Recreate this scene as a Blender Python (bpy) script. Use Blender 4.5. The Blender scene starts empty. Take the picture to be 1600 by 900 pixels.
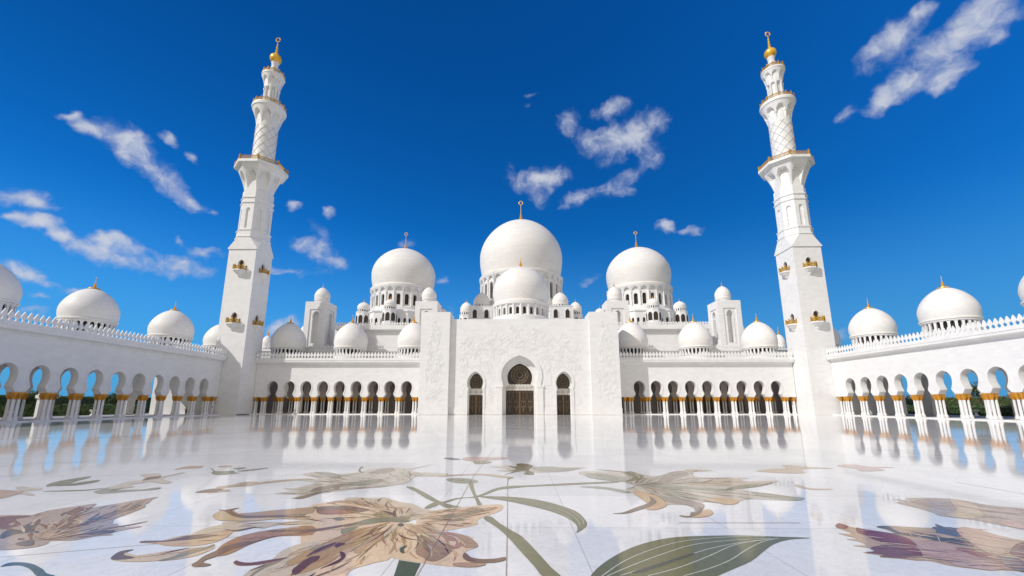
import bpy, bmesh, math, random
from mathutils import Vector, Matrix, Quaternion
from math import sin, cos, pi, radians, sqrt, atan2
random.seed(7)
SC = bpy.context.scene
COL = SC.collection
# ------------------------------------------------------------------ camera
cam_d = bpy.data.cameras.new('camera'); cam = bpy.data.objects.new('camera', cam_d); COL.objects.link(cam)
SC.camera = cam
cam.location = (-1.098, 0.0, 2.4512)
cam.rotation_euler = (pi/2 + 0.1962, 0, 0.0139)
cam_d.sensor_width = 36.0
cam_d.lens = 36.0*665.279/1600
cam_d.shift_y = (499.309-450)/1600
cam_d.clip_start = 0.1; cam_d.clip_end = 9000
# ------------------------------------------------------------------ light
SUN_AZ, SUN_EL = radians(57.5), radians(38.5)          # travels toward +X and +Y, downward
sd = Vector((sin(SUN_AZ)*cos(SUN_EL), cos(SUN_AZ)*cos(SUN_EL), -sin(SUN_EL)))
sl = bpy.data.lights.new('sun', 'SUN'); sun = bpy.data.objects.new('sun', sl); COL.objects.link(sun)
sl.energy = 3.45; sl.angle = radians(0.5); sl.color = (1.0, 0.965, 0.93)
sun.rotation_euler = sd.to_track_quat('-Z', 'Y').to_euler()
sun.location = (-150, -120, 150)
SC.view_settings.view_transform = 'Standard'; SC.view_settings.look = 'None'
SC.view_settings.exposure = 0.0; SC.view_settings.gamma = 1.0
SC.view_settings.use_curve_mapping = False
SKY_STRENGTH = 0.10
# cloud puffs: direction, frame, size, strength
CLOUDS = [
 (-0.69, 0.5755, 0.439, -1.0252, -0.5625, 0.5625, 0.017, 0.0063, 0.8),
 (-0.6816, 0.5933, 0.4282, -1.1227, -0.1523, 0.7818, 0.0197, 0.012, 0.9),
 (-0.6541, 0.6219, 0.4305, -1.12, 0.1546, 0.8851, 0.0343, 0.0275, 1.0),
 (-0.6358, 0.658, 0.4035, -1.1405, 0.2571, 0.8844, 0.0357, 0.022, 1.0),
 (-0.6172, 0.6871, 0.3834, -1.059, 0.6715, 1.0681, 0.0333, 0.0185, 1.0),
 (-0.5993, 0.7148, 0.3603, -1.1775, 0.3477, 0.8382, 0.0222, 0.014, 1.0),
 (-0.5749, 0.7359, 0.3577, -1.139, 0.5459, 0.898, 0.0099, 0.0071, 0.5),
 (-0.6058, 0.6557, 0.4506, -1.0547, 0.4198, 0.9731, 0.0184, 0.0099, 0.8),
 (-0.5819, 0.6862, 0.4365, -1.0259, 0.5694, 1.0191, 0.0119, 0.0079, 0.6),
 (-0.7527, 0.5829, 0.306, -1.2561, -0.1506, 0.863, 0.0313, 0.0125, 0.9),
 (-0.7405, 0.6011, 0.3004, -1.2629, -0.1342, 0.8464, 0.0276, 0.0069, 0.6),
 (-0.7596, 0.5874, 0.2792, -1.2719, -0.3236, 0.8149, 0.0166, 0.0057, 0.8),
 (-0.7426, 0.609, 0.2786, -1.2835, -0.1837, 0.83, 0.0267, 0.0099, 0.9),
 (-0.7295, 0.6305, 0.2652, -1.3014, -0.0849, 0.8346, 0.0154, 0.0082, 0.8),
 (-0.7081, 0.6572, 0.2581, -1.3062, -0.1613, 0.7792, 0.0331, 0.0127, 1.0),
 (-0.678, 0.6916, 0.2491, -1.318, -0.0894, 0.7524, 0.0377, 0.0177, 1.0),
 (-0.6832, 0.6745, 0.2797, -1.2872, -0.0305, 0.7829, 0.0302, 0.0098, 0.8),
 (-0.6636, 0.6981, 0.269, -1.2983, 0.0333, 0.7694, 0.0336, 0.0079, 0.7),
 (-0.6213, 0.7442, 0.2452, -1.3222, -0.0836, 0.6745, 0.0485, 0.0189, 1.0),
 (-0.6201, 0.7297, 0.2882, -1.2723, 0.2011, 0.7657, 0.012, 0.007, 0.5),
 (-0.5873, 0.7601, 0.2781, -1.2888, -0.0335, 0.6481, 0.0276, 0.0097, 0.6),
 (-0.7632, 0.6164, 0.1939, -1.3698, 0.2394, 0.9396, 0.0305, 0.0136, 0.9),
 (-0.7434, 0.643, 0.1841, -1.3818, -0.2005, 0.8196, 0.0139, 0.0051, 0.6),
 (-0.7259, 0.6635, 0.1811, -1.3879, -0.0887, 0.8139, 0.0234, 0.0073, 0.6),
 (-0.753, 0.6373, 0.1638, -1.4034, -0.1835, 0.8377, 0.0148, 0.005, 0.6),
 (-0.7579, 0.6372, 0.1402, -1.4293, -0.107, 0.8565, 0.0212, 0.006, 0.6),
 (-0.429, 0.8421, 0.3268, -1.2373, -0.0607, 0.4501, 0.0488, 0.0187, 0.8),
 (-0.415, 0.8576, 0.3039, -1.2617, 0.0472, 0.4658, 0.0372, 0.0163, 0.8),
 (-0.3832, 0.8751, 0.2954, -1.2616, 0.2417, 0.4891, 0.0179, 0.0111, 0.6),
 (-0.3941, 0.8295, 0.3957, -1.1581, -0.1646, 0.3719, 0.0137, 0.0118, 0.5),
 (-0.4591, 0.7961, 0.3942, -1.1569, -0.1989, 0.4365, 0.0151, 0.0101, 0.5),
 (-0.415, 0.8341, 0.3634, -1.1297, 0.5526, 0.7046, 0.034, 0.0134, 0.4),
 (-0.4882, 0.8304, 0.2685, -1.2959, -0.1461, 0.4904, 0.0255, 0.0078, 0.5),
 (-0.4323, 0.8593, 0.2733, -1.2917, -0.1269, 0.4298, 0.037, 0.0121, 0.4),
 (0.1107, 0.8035, 0.5849, -0.9046, -0.3289, -0.3855, 0.0308, 0.0283, 0.75),
 (0.1899, 0.7798, 0.5965, -0.9267, -0.1158, -0.3254, 0.0399, 0.0148, 0.75),
 (0.2266, 0.8056, 0.5475, -0.9804, -0.182, -0.3949, 0.0749, 0.0388, 1.0),
 (0.2914, 0.7764, 0.5589, -0.9531, -0.2657, -0.5435, 0.0196, 0.0179, 0.8),
 (0.1503, 0.823, 0.5479, -0.9789, -0.1903, -0.3071, 0.0289, 0.0196, 0.7),
 (0.2853, 0.8138, 0.5062, -1.0107, -0.3085, -0.5254, 0.0266, 0.0265, 0.6),
 (0.2467, 0.8392, 0.4846, -1.0648, -0.0218, -0.298, 0.0222, 0.0119, 0.6),
 (0.216, 0.8596, 0.463, -1.0889, -0.045, -0.2697, 0.0403, 0.0203, 0.8),
 (0.0492, 0.8696, 0.4913, -1.0513, -0.1442, -0.1385, 0.0621, 0.0272, 1.0),
 (0.054, 0.8876, 0.4574, -0.9961, -0.5709, -0.3974, 0.0308, 0.0227, 0.7),
 (-0.0176, 0.8609, 0.5085, -0.9261, 0.5619, 0.4015, 0.0139, 0.0178, 0.5),
 (0.1337, 0.8831, 0.4498, -1.0683, -0.3655, -0.3442, 0.0442, 0.0197, 0.7),
 (0.3202, 0.868, 0.3795, -1.1778, 0.1341, -0.298, 0.0208, 0.0162, 0.8),
 (0.3712, 0.8541, 0.3644, -1.197, 0.0651, -0.3845, 0.0248, 0.008, 0.55),
 (0.0251, 0.7784, 0.6272, -0.8824, -0.1594, -0.1621, 0.0171, 0.006, 0.4),
 (0.0186, 0.7925, 0.6096, -0.8111, -0.4842, -0.4398, 0.0115, 0.0076, 0.4),
 (0.6609, 0.5177, 0.5433, -0.9956, -0.0482, -0.9375, 0.0331, 0.0199, 0.9),
 (0.6072, 0.5451, 0.578, -0.9482, 0.1331, -0.7443, 0.0143, 0.0112, 0.5),
 (0.5952, 0.5767, 0.5597, -0.9765, -0.0281, -0.8202, 0.038, 0.0258, 0.7),
 (0.571, 0.6092, 0.5503, -0.977, -0.1815, -0.8742, 0.0263, 0.023, 0.65),
 (0.6446, 0.5552, 0.5255, -1.015, -0.089, -0.9149, 0.0441, 0.023, 1.0),
 (0.6141, 0.6075, 0.5039, -1.0419, -0.0506, -0.8204, 0.0369, 0.0267, 1.0),
 (0.5993, 0.637, 0.4849, -1.0615, -0.1052, -0.8135, 0.0198, 0.0149, 0.7),
 (0.5664, 0.6608, 0.4924, -1.026, -0.3172, -0.8954, 0.0163, 0.0133, 0.5),
 (0.6549, 0.5721, 0.4938, -1.0543, 0.0081, -0.8482, 0.0293, 0.0194, 0.8),
 (0.6575, 0.5831, 0.4773, -1.0714, -0.0835, -0.8907, 0.0174, 0.0089, 0.6),
 (0.6779, 0.5263, 0.5132, -1.0285, 0.1055, -0.8473, 0.0147, 0.018, 0.6),
 (0.685, 0.5055, 0.5247, -0.9782, 0.3501, -0.7081, 0.0162, 0.0085, 0.6),
 (-0.4827, 0.8623, 0.1529, -1.3986, -0.4693, 0.4318, 0.0404, 0.021, 0.9),
 (-0.247, 0.9017, 0.3548, -1.1371, -0.5653, 0.0242, 0.0229, 0.0152, 0.45),
 (-0.1756, 0.9433, 0.2818, -1.2848, -0.0464, 0.1704, 0.019, 0.0132, 0.4),
 (0.1637, 0.9469, 0.2768, -1.2851, -0.1886, -0.2262, 0.0318, 0.0088, 0.4),
 (-0.1591, 0.9629, 0.218, -1.3509, -0.0321, 0.1566, 0.0147, 0.0134, 0.35),
 (0.6033, 0.7869, 0.1297, -1.44, 0.1011, -0.6408, 0.0149, 0.0119, 0.35),
]

W = bpy.data.worlds.new('World'); SC.world = W; W.use_nodes = True
def build_world():
    nt = W.node_tree; N = nt.nodes; L = nt.links
    for n in list(N): N.remove(n)
    out = N.new('ShaderNodeOutputWorld'); bg = N.new('ShaderNodeBackground')
    L.new(bg.outputs[0], out.inputs[0])
    sky = N.new('ShaderNodeTexSky'); sky.sky_type = 'NISHITA'; sky.sun_disc = False
    sky.sun_elevation = SUN_EL; sky.sun_rotation = -(SUN_AZ + pi)
    sky.altitude = 0; sky.air_density = 1.0; sky.dust_density = 0.15; sky.ozone_density = 1.6
    tc = N.new('ShaderNodeTexCoord')
    def vm(op, a, b=None, c=None):
        n = N.new('ShaderNodeVectorMath'); n.operation = op
        for i, q in enumerate((a, b, c)):
            if q is None: continue
            if isinstance(q, (tuple, list)): n.inputs[i].default_value = q
            else: L.new(q, n.inputs[i])
        return n
    def mt(op, a, b=None, c=None, clamp=False):
        n = N.new('ShaderNodeMath'); n.operation = op; n.use_clamp = clamp
        for i, q in enumerate((a, b, c)):
            if q is None: continue
            if isinstance(q, (int, float)): n.inputs[i].default_value = q
            else: L.new(q, n.inputs[i])
        return n.outputs[0]
    # clean dry air: the blue is deepened
    hs = N.new('ShaderNodeHueSaturation'); hs.inputs['Saturation'].default_value = 1.38; hs.inputs['Value'].default_value = 1.0
    L.new(sky.outputs[0], hs.inputs['Color'])
    mx = N.new('ShaderNodeMix'); mx.data_type = 'RGBA'; mx.blend_type = 'MULTIPLY'; mx.inputs['Factor'].default_value = 1.0
    L.new(hs.outputs[0], mx.inputs['A']); mx.inputs['B'].default_value = (0.10, 0.79, 1.25, 1)
    # paler, hazier blue just above the horizon
    s0 = N.new('ShaderNodeSeparateXYZ'); L.new(tc.outputs['Generated'], s0.inputs[0])
    hz = N.new('ShaderNodeMapRange'); hz.interpolation_type = 'SMOOTHSTEP'; L.new(s0.outputs['Z'], hz.inputs['Value'])
    hz.inputs['From Min'].default_value = 0.40; hz.inputs['From Max'].default_value = -0.02; hz.inputs['To Max'].default_value = 0.92
    hm = N.new('ShaderNodeMix'); hm.data_type = 'RGBA'; L.new(hz.outputs[0], hm.inputs['Factor']); L.new(mx.outputs['Result'], hm.inputs['A'])
    hm.inputs['B'].default_value = (0.80, 3.05, 6.5, 1)
    sky_c = hm.outputs['Result']
    # clouds: soft puffs at fixed directions of the sky, torn by noise
    d = tc.outputs['Generated']
    nz = N.new('ShaderNodeTexNoise'); nz.inputs['Scale'].default_value = 9; nz.inputs['Detail'].default_value = 3
    L.new(d, nz.inputs['Vector'])
    warp = vm('SCALE', vm('SUBTRACT', nz.outputs['Color'], (0.5, 0.5, 0.5)).outputs[0]); warp.inputs['Scale'].default_value = 0.028
    nz2 = N.new('ShaderNodeTexNoise'); nz2.inputs['Scale'].default_value = 38; nz2.inputs['Detail'].default_value = 2
    L.new(d, nz2.inputs['Vector'])
    warp2 = vm('SCALE', vm('SUBTRACT', nz2.outputs['Color'], (0.5, 0.5, 0.5)).outputs[0]); warp2.inputs['Scale'].default_value = 0.026
    dw = vm('ADD', vm('ADD', d, warp.outputs[0]).outputs[0], warp2.outputs[0]).outputs[0]
    total = None
    for (x, y, z, ex, ey, ez, a, b, s) in CLOUDS:
        if b < 0.014: b *= 1.08; s = min(1, s*1.25)
        m = N.new('ShaderNodeMapping'); m.vector_type = 'TEXTURE'
        m.inputs['Location'].default_value = (x, y, z)
        m.inputs['Rotation'].default_value = (ex, ey, ez)
        m.inputs['Scale'].default_value = (a*1.7, b*1.75, 0.4)
        L.new(dw, m.inputs['Vector'])
        ln = vm('LENGTH', m.outputs[0]).outputs['Value']
        mr = N.new('ShaderNodeMapRange'); mr.interpolation_type = 'SMOOTHSTEP'
        mr.inputs['From Min'].default_value = 0.0; mr.inputs['From Max'].default_value = 1.0
        mr.inputs['To Min'].default_value = s; mr.inputs['To Max'].default_value = 0.0
        L.new(ln, mr.inputs['Value'])
        if total is None: total = mr.outputs[0]
        else:
            total = mt('SUBTRACT', mt('ADD', total, mr.outputs[0]), mt('MULTIPLY', total, mr.outputs[0]))
    fn = N.new('ShaderNodeTexNoise'); fn.inputs['Scale'].default_value = 22; fn.inputs['Detail'].default_value = 8; fn.inputs['Roughness'].default_value = 0.6
    fn.inputs['Distortion'].default_value = 0.25
    L.new(dw, fn.inputs['Vector'])
    e = mt('ADD', total, mt('MULTIPLY', mt('SUBTRACT', fn.outputs['Fac'], 0.50), 2.1))
    e = mt('MULTIPLY', e, mt('MULTIPLY', total, 3.0, clamp=True))
    mr = N.new('ShaderNodeMapRange'); mr.interpolation_type = 'SMOOTHSTEP'
    mr.inputs['From Min'].default_value = 0.10; mr.inputs['From Max'].default_value = 1.25
    mr.inputs['To Min'].default_value = 0.0; mr.inputs['To Max'].default_value = 0.93
    L.new(e, mr.inputs['Value'])
    # unseen bright cloud bank, added behind the viewer to lift and neutralise the shade
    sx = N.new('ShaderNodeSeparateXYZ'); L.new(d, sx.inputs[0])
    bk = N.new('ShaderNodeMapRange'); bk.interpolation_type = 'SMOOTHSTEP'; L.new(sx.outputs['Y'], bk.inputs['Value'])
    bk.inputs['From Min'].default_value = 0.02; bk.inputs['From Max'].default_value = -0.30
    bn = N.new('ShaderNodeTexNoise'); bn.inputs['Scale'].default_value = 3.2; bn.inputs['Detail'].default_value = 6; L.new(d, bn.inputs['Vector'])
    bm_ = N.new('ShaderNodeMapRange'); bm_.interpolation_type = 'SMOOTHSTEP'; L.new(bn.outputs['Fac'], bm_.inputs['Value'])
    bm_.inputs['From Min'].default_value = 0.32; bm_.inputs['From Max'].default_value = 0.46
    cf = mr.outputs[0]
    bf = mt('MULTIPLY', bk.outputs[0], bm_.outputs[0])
    cm = N.new('ShaderNodeMix'); cm.data_type = 'RGBA'
    L.new(cf, cm.inputs['Factor']); L.new(sky_c, cm.inputs['A'])
    # cloud brightness grows a little toward the thick middle
    cc = N.new('ShaderNodeMix'); cc.data_type = 'RGBA'; cc.clamp_factor = False
    cc.inputs['A'].default_value = (3.2, 3.9, 6.0, 1); cc.inputs['B'].default_value = (6.3, 6.6, 7.3, 1)
    L.new(cf, cc.inputs['Factor']); L.new(cc.outputs['Result'], cm.inputs['B'])
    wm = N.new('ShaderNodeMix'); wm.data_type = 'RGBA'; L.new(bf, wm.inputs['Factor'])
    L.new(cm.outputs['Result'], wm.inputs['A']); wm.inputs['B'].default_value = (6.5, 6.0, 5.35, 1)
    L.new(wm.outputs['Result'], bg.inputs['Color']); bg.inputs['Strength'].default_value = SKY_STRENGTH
build_world()
SC.render.engine = 'CYCLES'
SC.cycles.max_bounces = 8; SC.cycles.diffuse_bounces = 5; SC.cycles.glossy_bounces = 4
SC.cycles.use_denoising = True

# ------------------------------------------------------------------ materials
def mat(name):
    m = bpy.data.materials.new(name); m.use_nodes = True
    nt = m.node_tree; b = nt.nodes['Principled BSDF']
    return m, nt, b
def col4(c): return (c[0], c[1], c[2], 1)
def s2l(r, g, b):
    f = lambda v: (v/255/12.92) if v/255 <= 0.04045 else ((v/255+0.055)/1.055)**2.4
    return (f(r), f(g), f(b))
def ramp(nt, src, stops):
    r = nt.nodes.new('ShaderNodeValToRGB'); e = r.color_ramp.elements
    while len(e) < len(stops): e.new(0.5)
    for q, (p, c) in zip(e, stops): q.position = p; q.color = col4(c)
    nt.links.new(src, r.inputs[0]); return r.outputs[0]
def noise(nt, vec, scale, detail=4, rough=0.55, dist=0.0):
    n = nt.nodes.new('ShaderNodeTexNoise'); n.inputs['Scale'].default_value = scale; n.inputs['Detail'].default_value = detail
    n.inputs['Roughness'].default_value = rough; n.inputs['Distortion'].default_value = dist
    if vec is not None: nt.links.new(vec, n.inputs['Vector'])
    return n
def mixc(nt, f, a, b, mode='MIX'):
    n = nt.nodes.new('ShaderNodeMix'); n.data_type = 'RGBA'; n.blend_type = mode
    for k, v in (('Factor', f), ('A', a), ('B', b)):
        if isinstance(v, (int, float)): n.inputs[k].default_value = v
        elif isinstance(v, tuple): n.inputs[k].default_value = col4(v)
        else: nt.links.new(v, n.inputs[k])
    return n.outputs['Result']
def math_(nt, op, a, b=None, clamp=False):
    n = nt.nodes.new('ShaderNodeMath'); n.operation = op; n.use_clamp = clamp
    for i, q in enumerate((a, b)):
        if q is None: continue
        if isinstance(q, (int, float)): n.inputs[i].default_value = q
        else: nt.links.new(q, n.inputs[i])
    return n.outputs[0]
def wall_marble(name, base=(0.805, 0.80, 0.785), dome=False, joint=0.93, slab=(1.2, 0.6)):
    m, nt, b = mat(name)
    geo = nt.nodes.new('ShaderNodeNewGeometry'); tc = nt.nodes.new('ShaderNodeTexCoord')
    pos = geo.outputs['Position']
    sp = nt.nodes.new('ShaderNodeSeparateXYZ')
    if dome:
        nt.links.new(tc.outputs['Object'], sp.inputs[0])
        u = math_(nt, 'MULTIPLY', math_(nt, 'ARCTAN2', sp.outputs[1], sp.outputs[0]), 5.0)
    else:
        nt.links.new(pos, sp.inputs[0])
        u = math_(nt, 'ADD', sp.outputs[0], sp.outputs[1])
    cb = nt.nodes.new('ShaderNodeCombineXYZ'); nt.links.new(u, cb.inputs[0]); nt.links.new(sp.outputs[2], cb.inputs[1])
    br = nt.nodes.new('ShaderNodeTexBrick'); nt.links.new(cb.outputs[0], br.inputs['Vector'])
    br.inputs['Scale'].default_value = 1.0; br.inputs['Brick Width'].default_value = slab[0]; br.inputs['Row Height'].default_value = slab[1]
    br.inputs['Mortar Size'].default_value = 0.012; br.inputs['Mortar Smooth'].default_value = 0.3; br.inputs['Bias'].default_value = 0.0
    br.inputs['Color1'].default_value = (1, 1, 1, 1); br.inputs['Color2'].default_value = (0.94, 0.94, 0.945, 1)
    br.inputs['Mortar'].default_value = (joint, joint, joint*0.99, 1)
    n1 = noise(nt, pos, 0.35, 5, 0.6, 1.2); n2 = noise(nt, pos, 2.2, 6, 0.65, 2.0)
    c = ramp(nt, n1.outputs['Fac'], [(0.3, tuple(q*0.96 for q in base)), (0.55, base), (0.8, tuple(min(1, q*1.02) for q in base))])
    v = ramp(nt, n2.outputs['Fac'], [(0.47, (1, 1, 1)), (0.5, (0.955, 0.955, 0.96)), (0.53, (1, 1, 1))])
    c = mixc(nt, 1.0, c, v, 'MULTIPLY'); c = mixc(nt, 1.0, c, br.outputs['Color'], 'MULTIPLY')
    nt.links.new(c, b.inputs['Base Color'])
    b.inputs['Roughness'].default_value = 0.5; b.inputs['Specular IOR Level'].default_value = 0.2
    bp = nt.nodes.new('ShaderNodeBump'); bp.inputs['Strength'].default_value = 0.08; bp.inputs['Distance'].default_value = 0.01
    nt.links.new(noise(nt, pos, 6, 4).outputs['Fac'], bp.inputs['Height']); nt.links.new(bp.outputs[0], b.inputs['Normal'])
    return m
M = {}
M['wall'] = wall_marble('white_marble_cladding', joint=0.90)
M['trim'] = wall_marble('white_marble_trim', (0.81, 0.805, 0.785), joint=0.97)
M['dome'] = wall_marble('dome_marble', (0.815, 0.795, 0.755), dome=True, joint=0.90, slab=(1.0, 0.55))
M['inner'] = wall_marble('shade_toned_marble', (0.42, 0.375, 0.34), joint=0.97)  # white marble with the shade inside the arcades put into its colour
def simple(name, c, rough=0.5, metal=0.0, var=0.12, scale=3.0, spec=0.5):
    m, nt, b = mat(name)
    geo = nt.nodes.new('ShaderNodeNewGeometry')
    n = noise(nt, geo.outputs['Position'], scale, 5, 0.6, 0.5)
    o = ramp(nt, n.outputs['Fac'], [(0.3, tuple(q*(1-var) for q in c)), (0.7, tuple(min(1, q*(1+var)) for q in c))])
    nt.links.new(o, b.inputs['Base Color']); b.inputs['Roughness'].default_value = rough; b.inputs['Metallic'].default_value = metal
    b.inputs['Specular IOR Level'].default_value = spec
    return m
M['gold'] = simple('gold_mosaic', (0.86, 0.50, 0.06), 0.33, 0.35, 0.12, 5)
M['paving'] = simple('shade_toned_paving', (0.42, 0.41, 0.40), 0.6, 0, 0.12, 1.2, 0.15)  # floor shade under the arcade roofs painted in as a darker grey
M['rail'] = simple('gilded_railing', (0.46, 0.27, 0.035), 0.5, 0.15, 0.25, 6)
M['gold_cap'] = simple('gilded_capital', (0.66, 0.32, 0.04), 0.42, 0.3, 0.35, 9)
M['shaft'] = simple('white_column_marble', (0.80, 0.79, 0.775), 0.18, 0, 0.04, 6)
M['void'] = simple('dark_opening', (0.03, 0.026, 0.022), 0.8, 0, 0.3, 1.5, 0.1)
M['glass'] = simple('dark_window_glass', (0.035, 0.022, 0.012), 0.35, 0, 0.3, 1.5)
M['bronze'] = simple('bronze_frame', (0.11, 0.065, 0.03), 0.4, 0.5, 0.2, 5)
M['doorgold'] = simple('gold_door_frame', (0.30, 0.16, 0.04), 0.35, 0.7, 0.2, 5)
M['silver'] = simple('pale_door_tracery', (0.25, 0.20, 0.13), 0.45, 0.2, 0.15, 8)
M['lace'] = simple('pale_floral_panel', (0.60, 0.57, 0.52), 0.4, 0, 0.12, 5)
M['groove'] = simple('lattice_groove', (0.52, 0.50, 0.47), 0.5, 0, 0.08, 5)
M['bark'] = simple('tree_bark', (0.12, 0.085, 0.055), 0.9, 0, 0.3, 6)
M['sand'] = simple('sandy_ground', (0.36, 0.31, 0.22), 0.9, 0, 0.2, 0.08)
M['lawn'] = simple('watered_lawn', (0.075, 0.115, 0.03), 0.9, 0, 0.3, 0.6)
M['kerb'] = simple('pale_kerb_stone', (0.50, 0.44, 0.32), 0.8, 0, 0.1, 1)
M['skin'] = simple('skin', (0.42, 0.24, 0.15), 0.6, 0, 0.05, 5)
M['hair'] = simple('black_hair', (0.012, 0.01, 0.01), 0.5, 0, 0.1, 5)
M['robe'] = simple('white_cloth', (0.72, 0.71, 0.68), 0.8, 0, 0.05, 8)
M['darkcloth'] = simple('dark_cloth', (0.04, 0.045, 0.07), 0.8, 0, 0.1, 8)
M['pinkcloth'] = simple('pink_cloth', (0.55, 0.30, 0.27), 0.8, 0, 0.1, 8)
def leafmat(name, c):
    m, nt, b = mat(name)
    oi = nt.nodes.new('ShaderNodeNewGeometry')
    o = ramp(nt, oi.outputs['Random Per Island'], [(0.0, tuple(q*0.55 for q in c)), (0.6, c), (1.0, (c[0]*1.7, c[1]*1.45, c[2]*1.2))])
    nt.links.new(o, b.inputs['Base Color']); b.inputs['Roughness'].default_value = 0.6
    b.inputs['Subsurface Weight'].default_value = 0.0
    return m
M['leaf'] = leafmat('dark_leaves', (0.045, 0.085, 0.022))
M['leaf2'] = leafmat('olive_leaves', (0.085, 0.115, 0.035))
M['palm'] = leafmat('palm_leaves', (0.08, 0.10, 0.04))
def floor_mat():
    m, nt, b = mat('polished_courtyard_marble')
    geo = nt.nodes.new('ShaderNodeNewGeometry'); pos = geo.outputs['Position']
    n1 = noise(nt, pos, 0.18, 6, 0.6, 1.5); n2 = noise(nt, pos, 0.9, 8, 0.68, 3.0); n3 = noise(nt, pos, 7, 6, 0.7, 1.0)
    c = ramp(nt, n1.outputs['Fac'], [(0.3, (0.80, 0.775, 0.74)), (0.5, (0.87, 0.845, 0.795)), (0.75, (0.90, 0.875, 0.82))])
    v = ramp(nt, n2.outputs['Fac'], [(0.40, (1, 1, 1)), (0.485, (0.98, 0.98, 0.985)), (0.50, (0.85, 0.86, 0.88)), (0.515, (0.98, 0.98, 0.985)), (0.62, (1, 1, 1))])
    f = ramp(nt, n3.outputs['Fac'], [(0.35, (0.93, 0.935, 0.94)), (0.6, (1, 1, 1))])
    c = mixc(nt, 1.0, c, v, 'MULTIPLY'); c = mixc(nt, 1.0, c, f, 'MULTIPLY')
    # slabs of slightly different tone
    br = nt.nodes.new('ShaderNodeTexBrick'); nt.links.new(pos, br.inputs['Vector'])
    br.inputs['Scale'].default_value = 1.0; br.inputs['Brick Width'].default_value = 3.1; br.inputs['Row Height'].default_value = 3.1; br.offset = 0.0
    br.inputs['Mortar Size'].default_value = 0.010; br.inputs['Color1'].default_value = (1, 1, 1, 1); br.inputs['Color2'].default_value = (0.88, 0.89, 0.90, 1)
    br.inputs['Mortar'].default_value = (0.66, 0.64, 0.62, 1)
    c = mixc(nt, 1.0, c, br.outputs['Color'], 'MULTIPLY')
    nt.links.new(c, b.inputs['Base Color'])
    rr = nt.nodes.new('ShaderNodeMapRange'); nt.links.new(n2.outputs['Fac'], rr.inputs[0])
    rr.inputs['To Min'].default_value = 0.015; rr.inputs['To Max'].default_value = 0.085; nt.links.new(rr.outputs[0], b.inputs['Roughness'])
    b.inputs['IOR'].default_value = 1.5; b.inputs['Specular IOR Level'].default_value = 0.15
    bp = nt.nodes.new('ShaderNodeBump'); bp.inputs['Strength'].default_value = 0.30; bp.inputs['Distance'].default_value = 0.0035
    mp = nt.nodes.new('ShaderNodeMapping'); mp.inputs['Scale'].default_value = (0.55, 1.8, 1); nt.links.new(pos, mp.inputs['Vector'])
    nb = noise(nt, mp.outputs[0], 1.0, 3, 0.55); nt.links.new(nb.outputs['Fac'], bp.inputs['Height']); nt.links.new(bp.outputs[0], b.inputs['Normal'])
    return m
M['floor'] = floor_mat()
TONES = {
 'peach': (226,190,146), 'beige': (206,184,150), 'tan': (184,146,104), 'mauve': (166,126,90), 'brown': (134,98,70), 'rose': (186,130,104),
 'olive': (142,132,94), 'green': (134,130,92), 'rust': (172,110,66), 'ochre': (184,142,76), 'maroon': (104,50,34), 'slate': (88,80,78),
 'dgreen': (64,84,66), 'ochre2': (204,172,118), 'gold': (212,172,120), 'gold2': (214,184,142), 'mauved': (116,92,74), 'olive2': (150,142,116),
 'rust2': (176,124,74), 'maroon2': (126,70,58), 'pale': (198,202,184), 'cream': (224,222,204), 'cream2': (214,190,150), 'green2': (116,114,70),
 'dgreen2': (76,84,72), 'beigeg': (204,190,166), 'sage': (158,156,130), 'taupe': (140,118,92), 'mauve2': (170,148,130), 'tan2': (198,172,136),
 'rose2': (196,160,144), 'slate2': (96,92,98), 'olived': (124,108,66), 'mauve3': (178,154,136), 'taupe2': (160,138,120), 'tan3': (190,156,124),
 'wine': (150,84,74), 'wine2': (132,50,48), 'plum': (130,80,74), 'ochre3': (180,150,106), 'tan4': (196,160,128), 'wine3': (150,78,74),
 'rose3': (192,150,136), 'slate3': (104,92,94), 'brown2': (138,100,78), 'teal': (66,100,108), 'joint': (168,140,110), 'seam': (150,124,96), 'strip': (88,92,98), 'strip2': (150,128,104), 'strip3': (140,138,134)}
def inlay_mat(key):
    m, nt, b = mat('inlay_stone_' + key)
    c = s2l(*TONES[key]); lm = sum(c)/3; c = tuple(min(.9, (q*0.84+lm*0.16)*1.12+.012) for q in c)
    geo = nt.nodes.new('ShaderNodeNewGeometry'); pos = geo.outputs['Position']
    n = noise(nt, pos, 2.2, 7, 0.68, 2.2); n2 = noise(nt, pos, 14, 5, 0.7, 1.0)
    o = ramp(nt, n.outputs['Fac'], [(0.30, tuple(q*0.76 for q in c)), (0.47, c), (0.52, tuple(q*0.86 for q in c)), (0.72, tuple(min(1, q*1.18) for q in c))])
    f = ramp(nt, n2.outputs['Fac'], [(0.35, (0.86, 0.86, 0.86)), (0.6, (1, 1, 1))])
    nt.links.new(mixc(nt, 1.0, o, f, 'MULTIPLY'), b.inputs['Base Color'])
    b.inputs['Roughness'].default_value = 0.09; b.inputs['IOR'].default_value = 1.5; b.inputs['Specular IOR Level'].default_value = 0.10
    return m
_im = {}
def IM(key):
    if key not in _im: _im[key] = inlay_mat(key)
    return _im[key]
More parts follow.
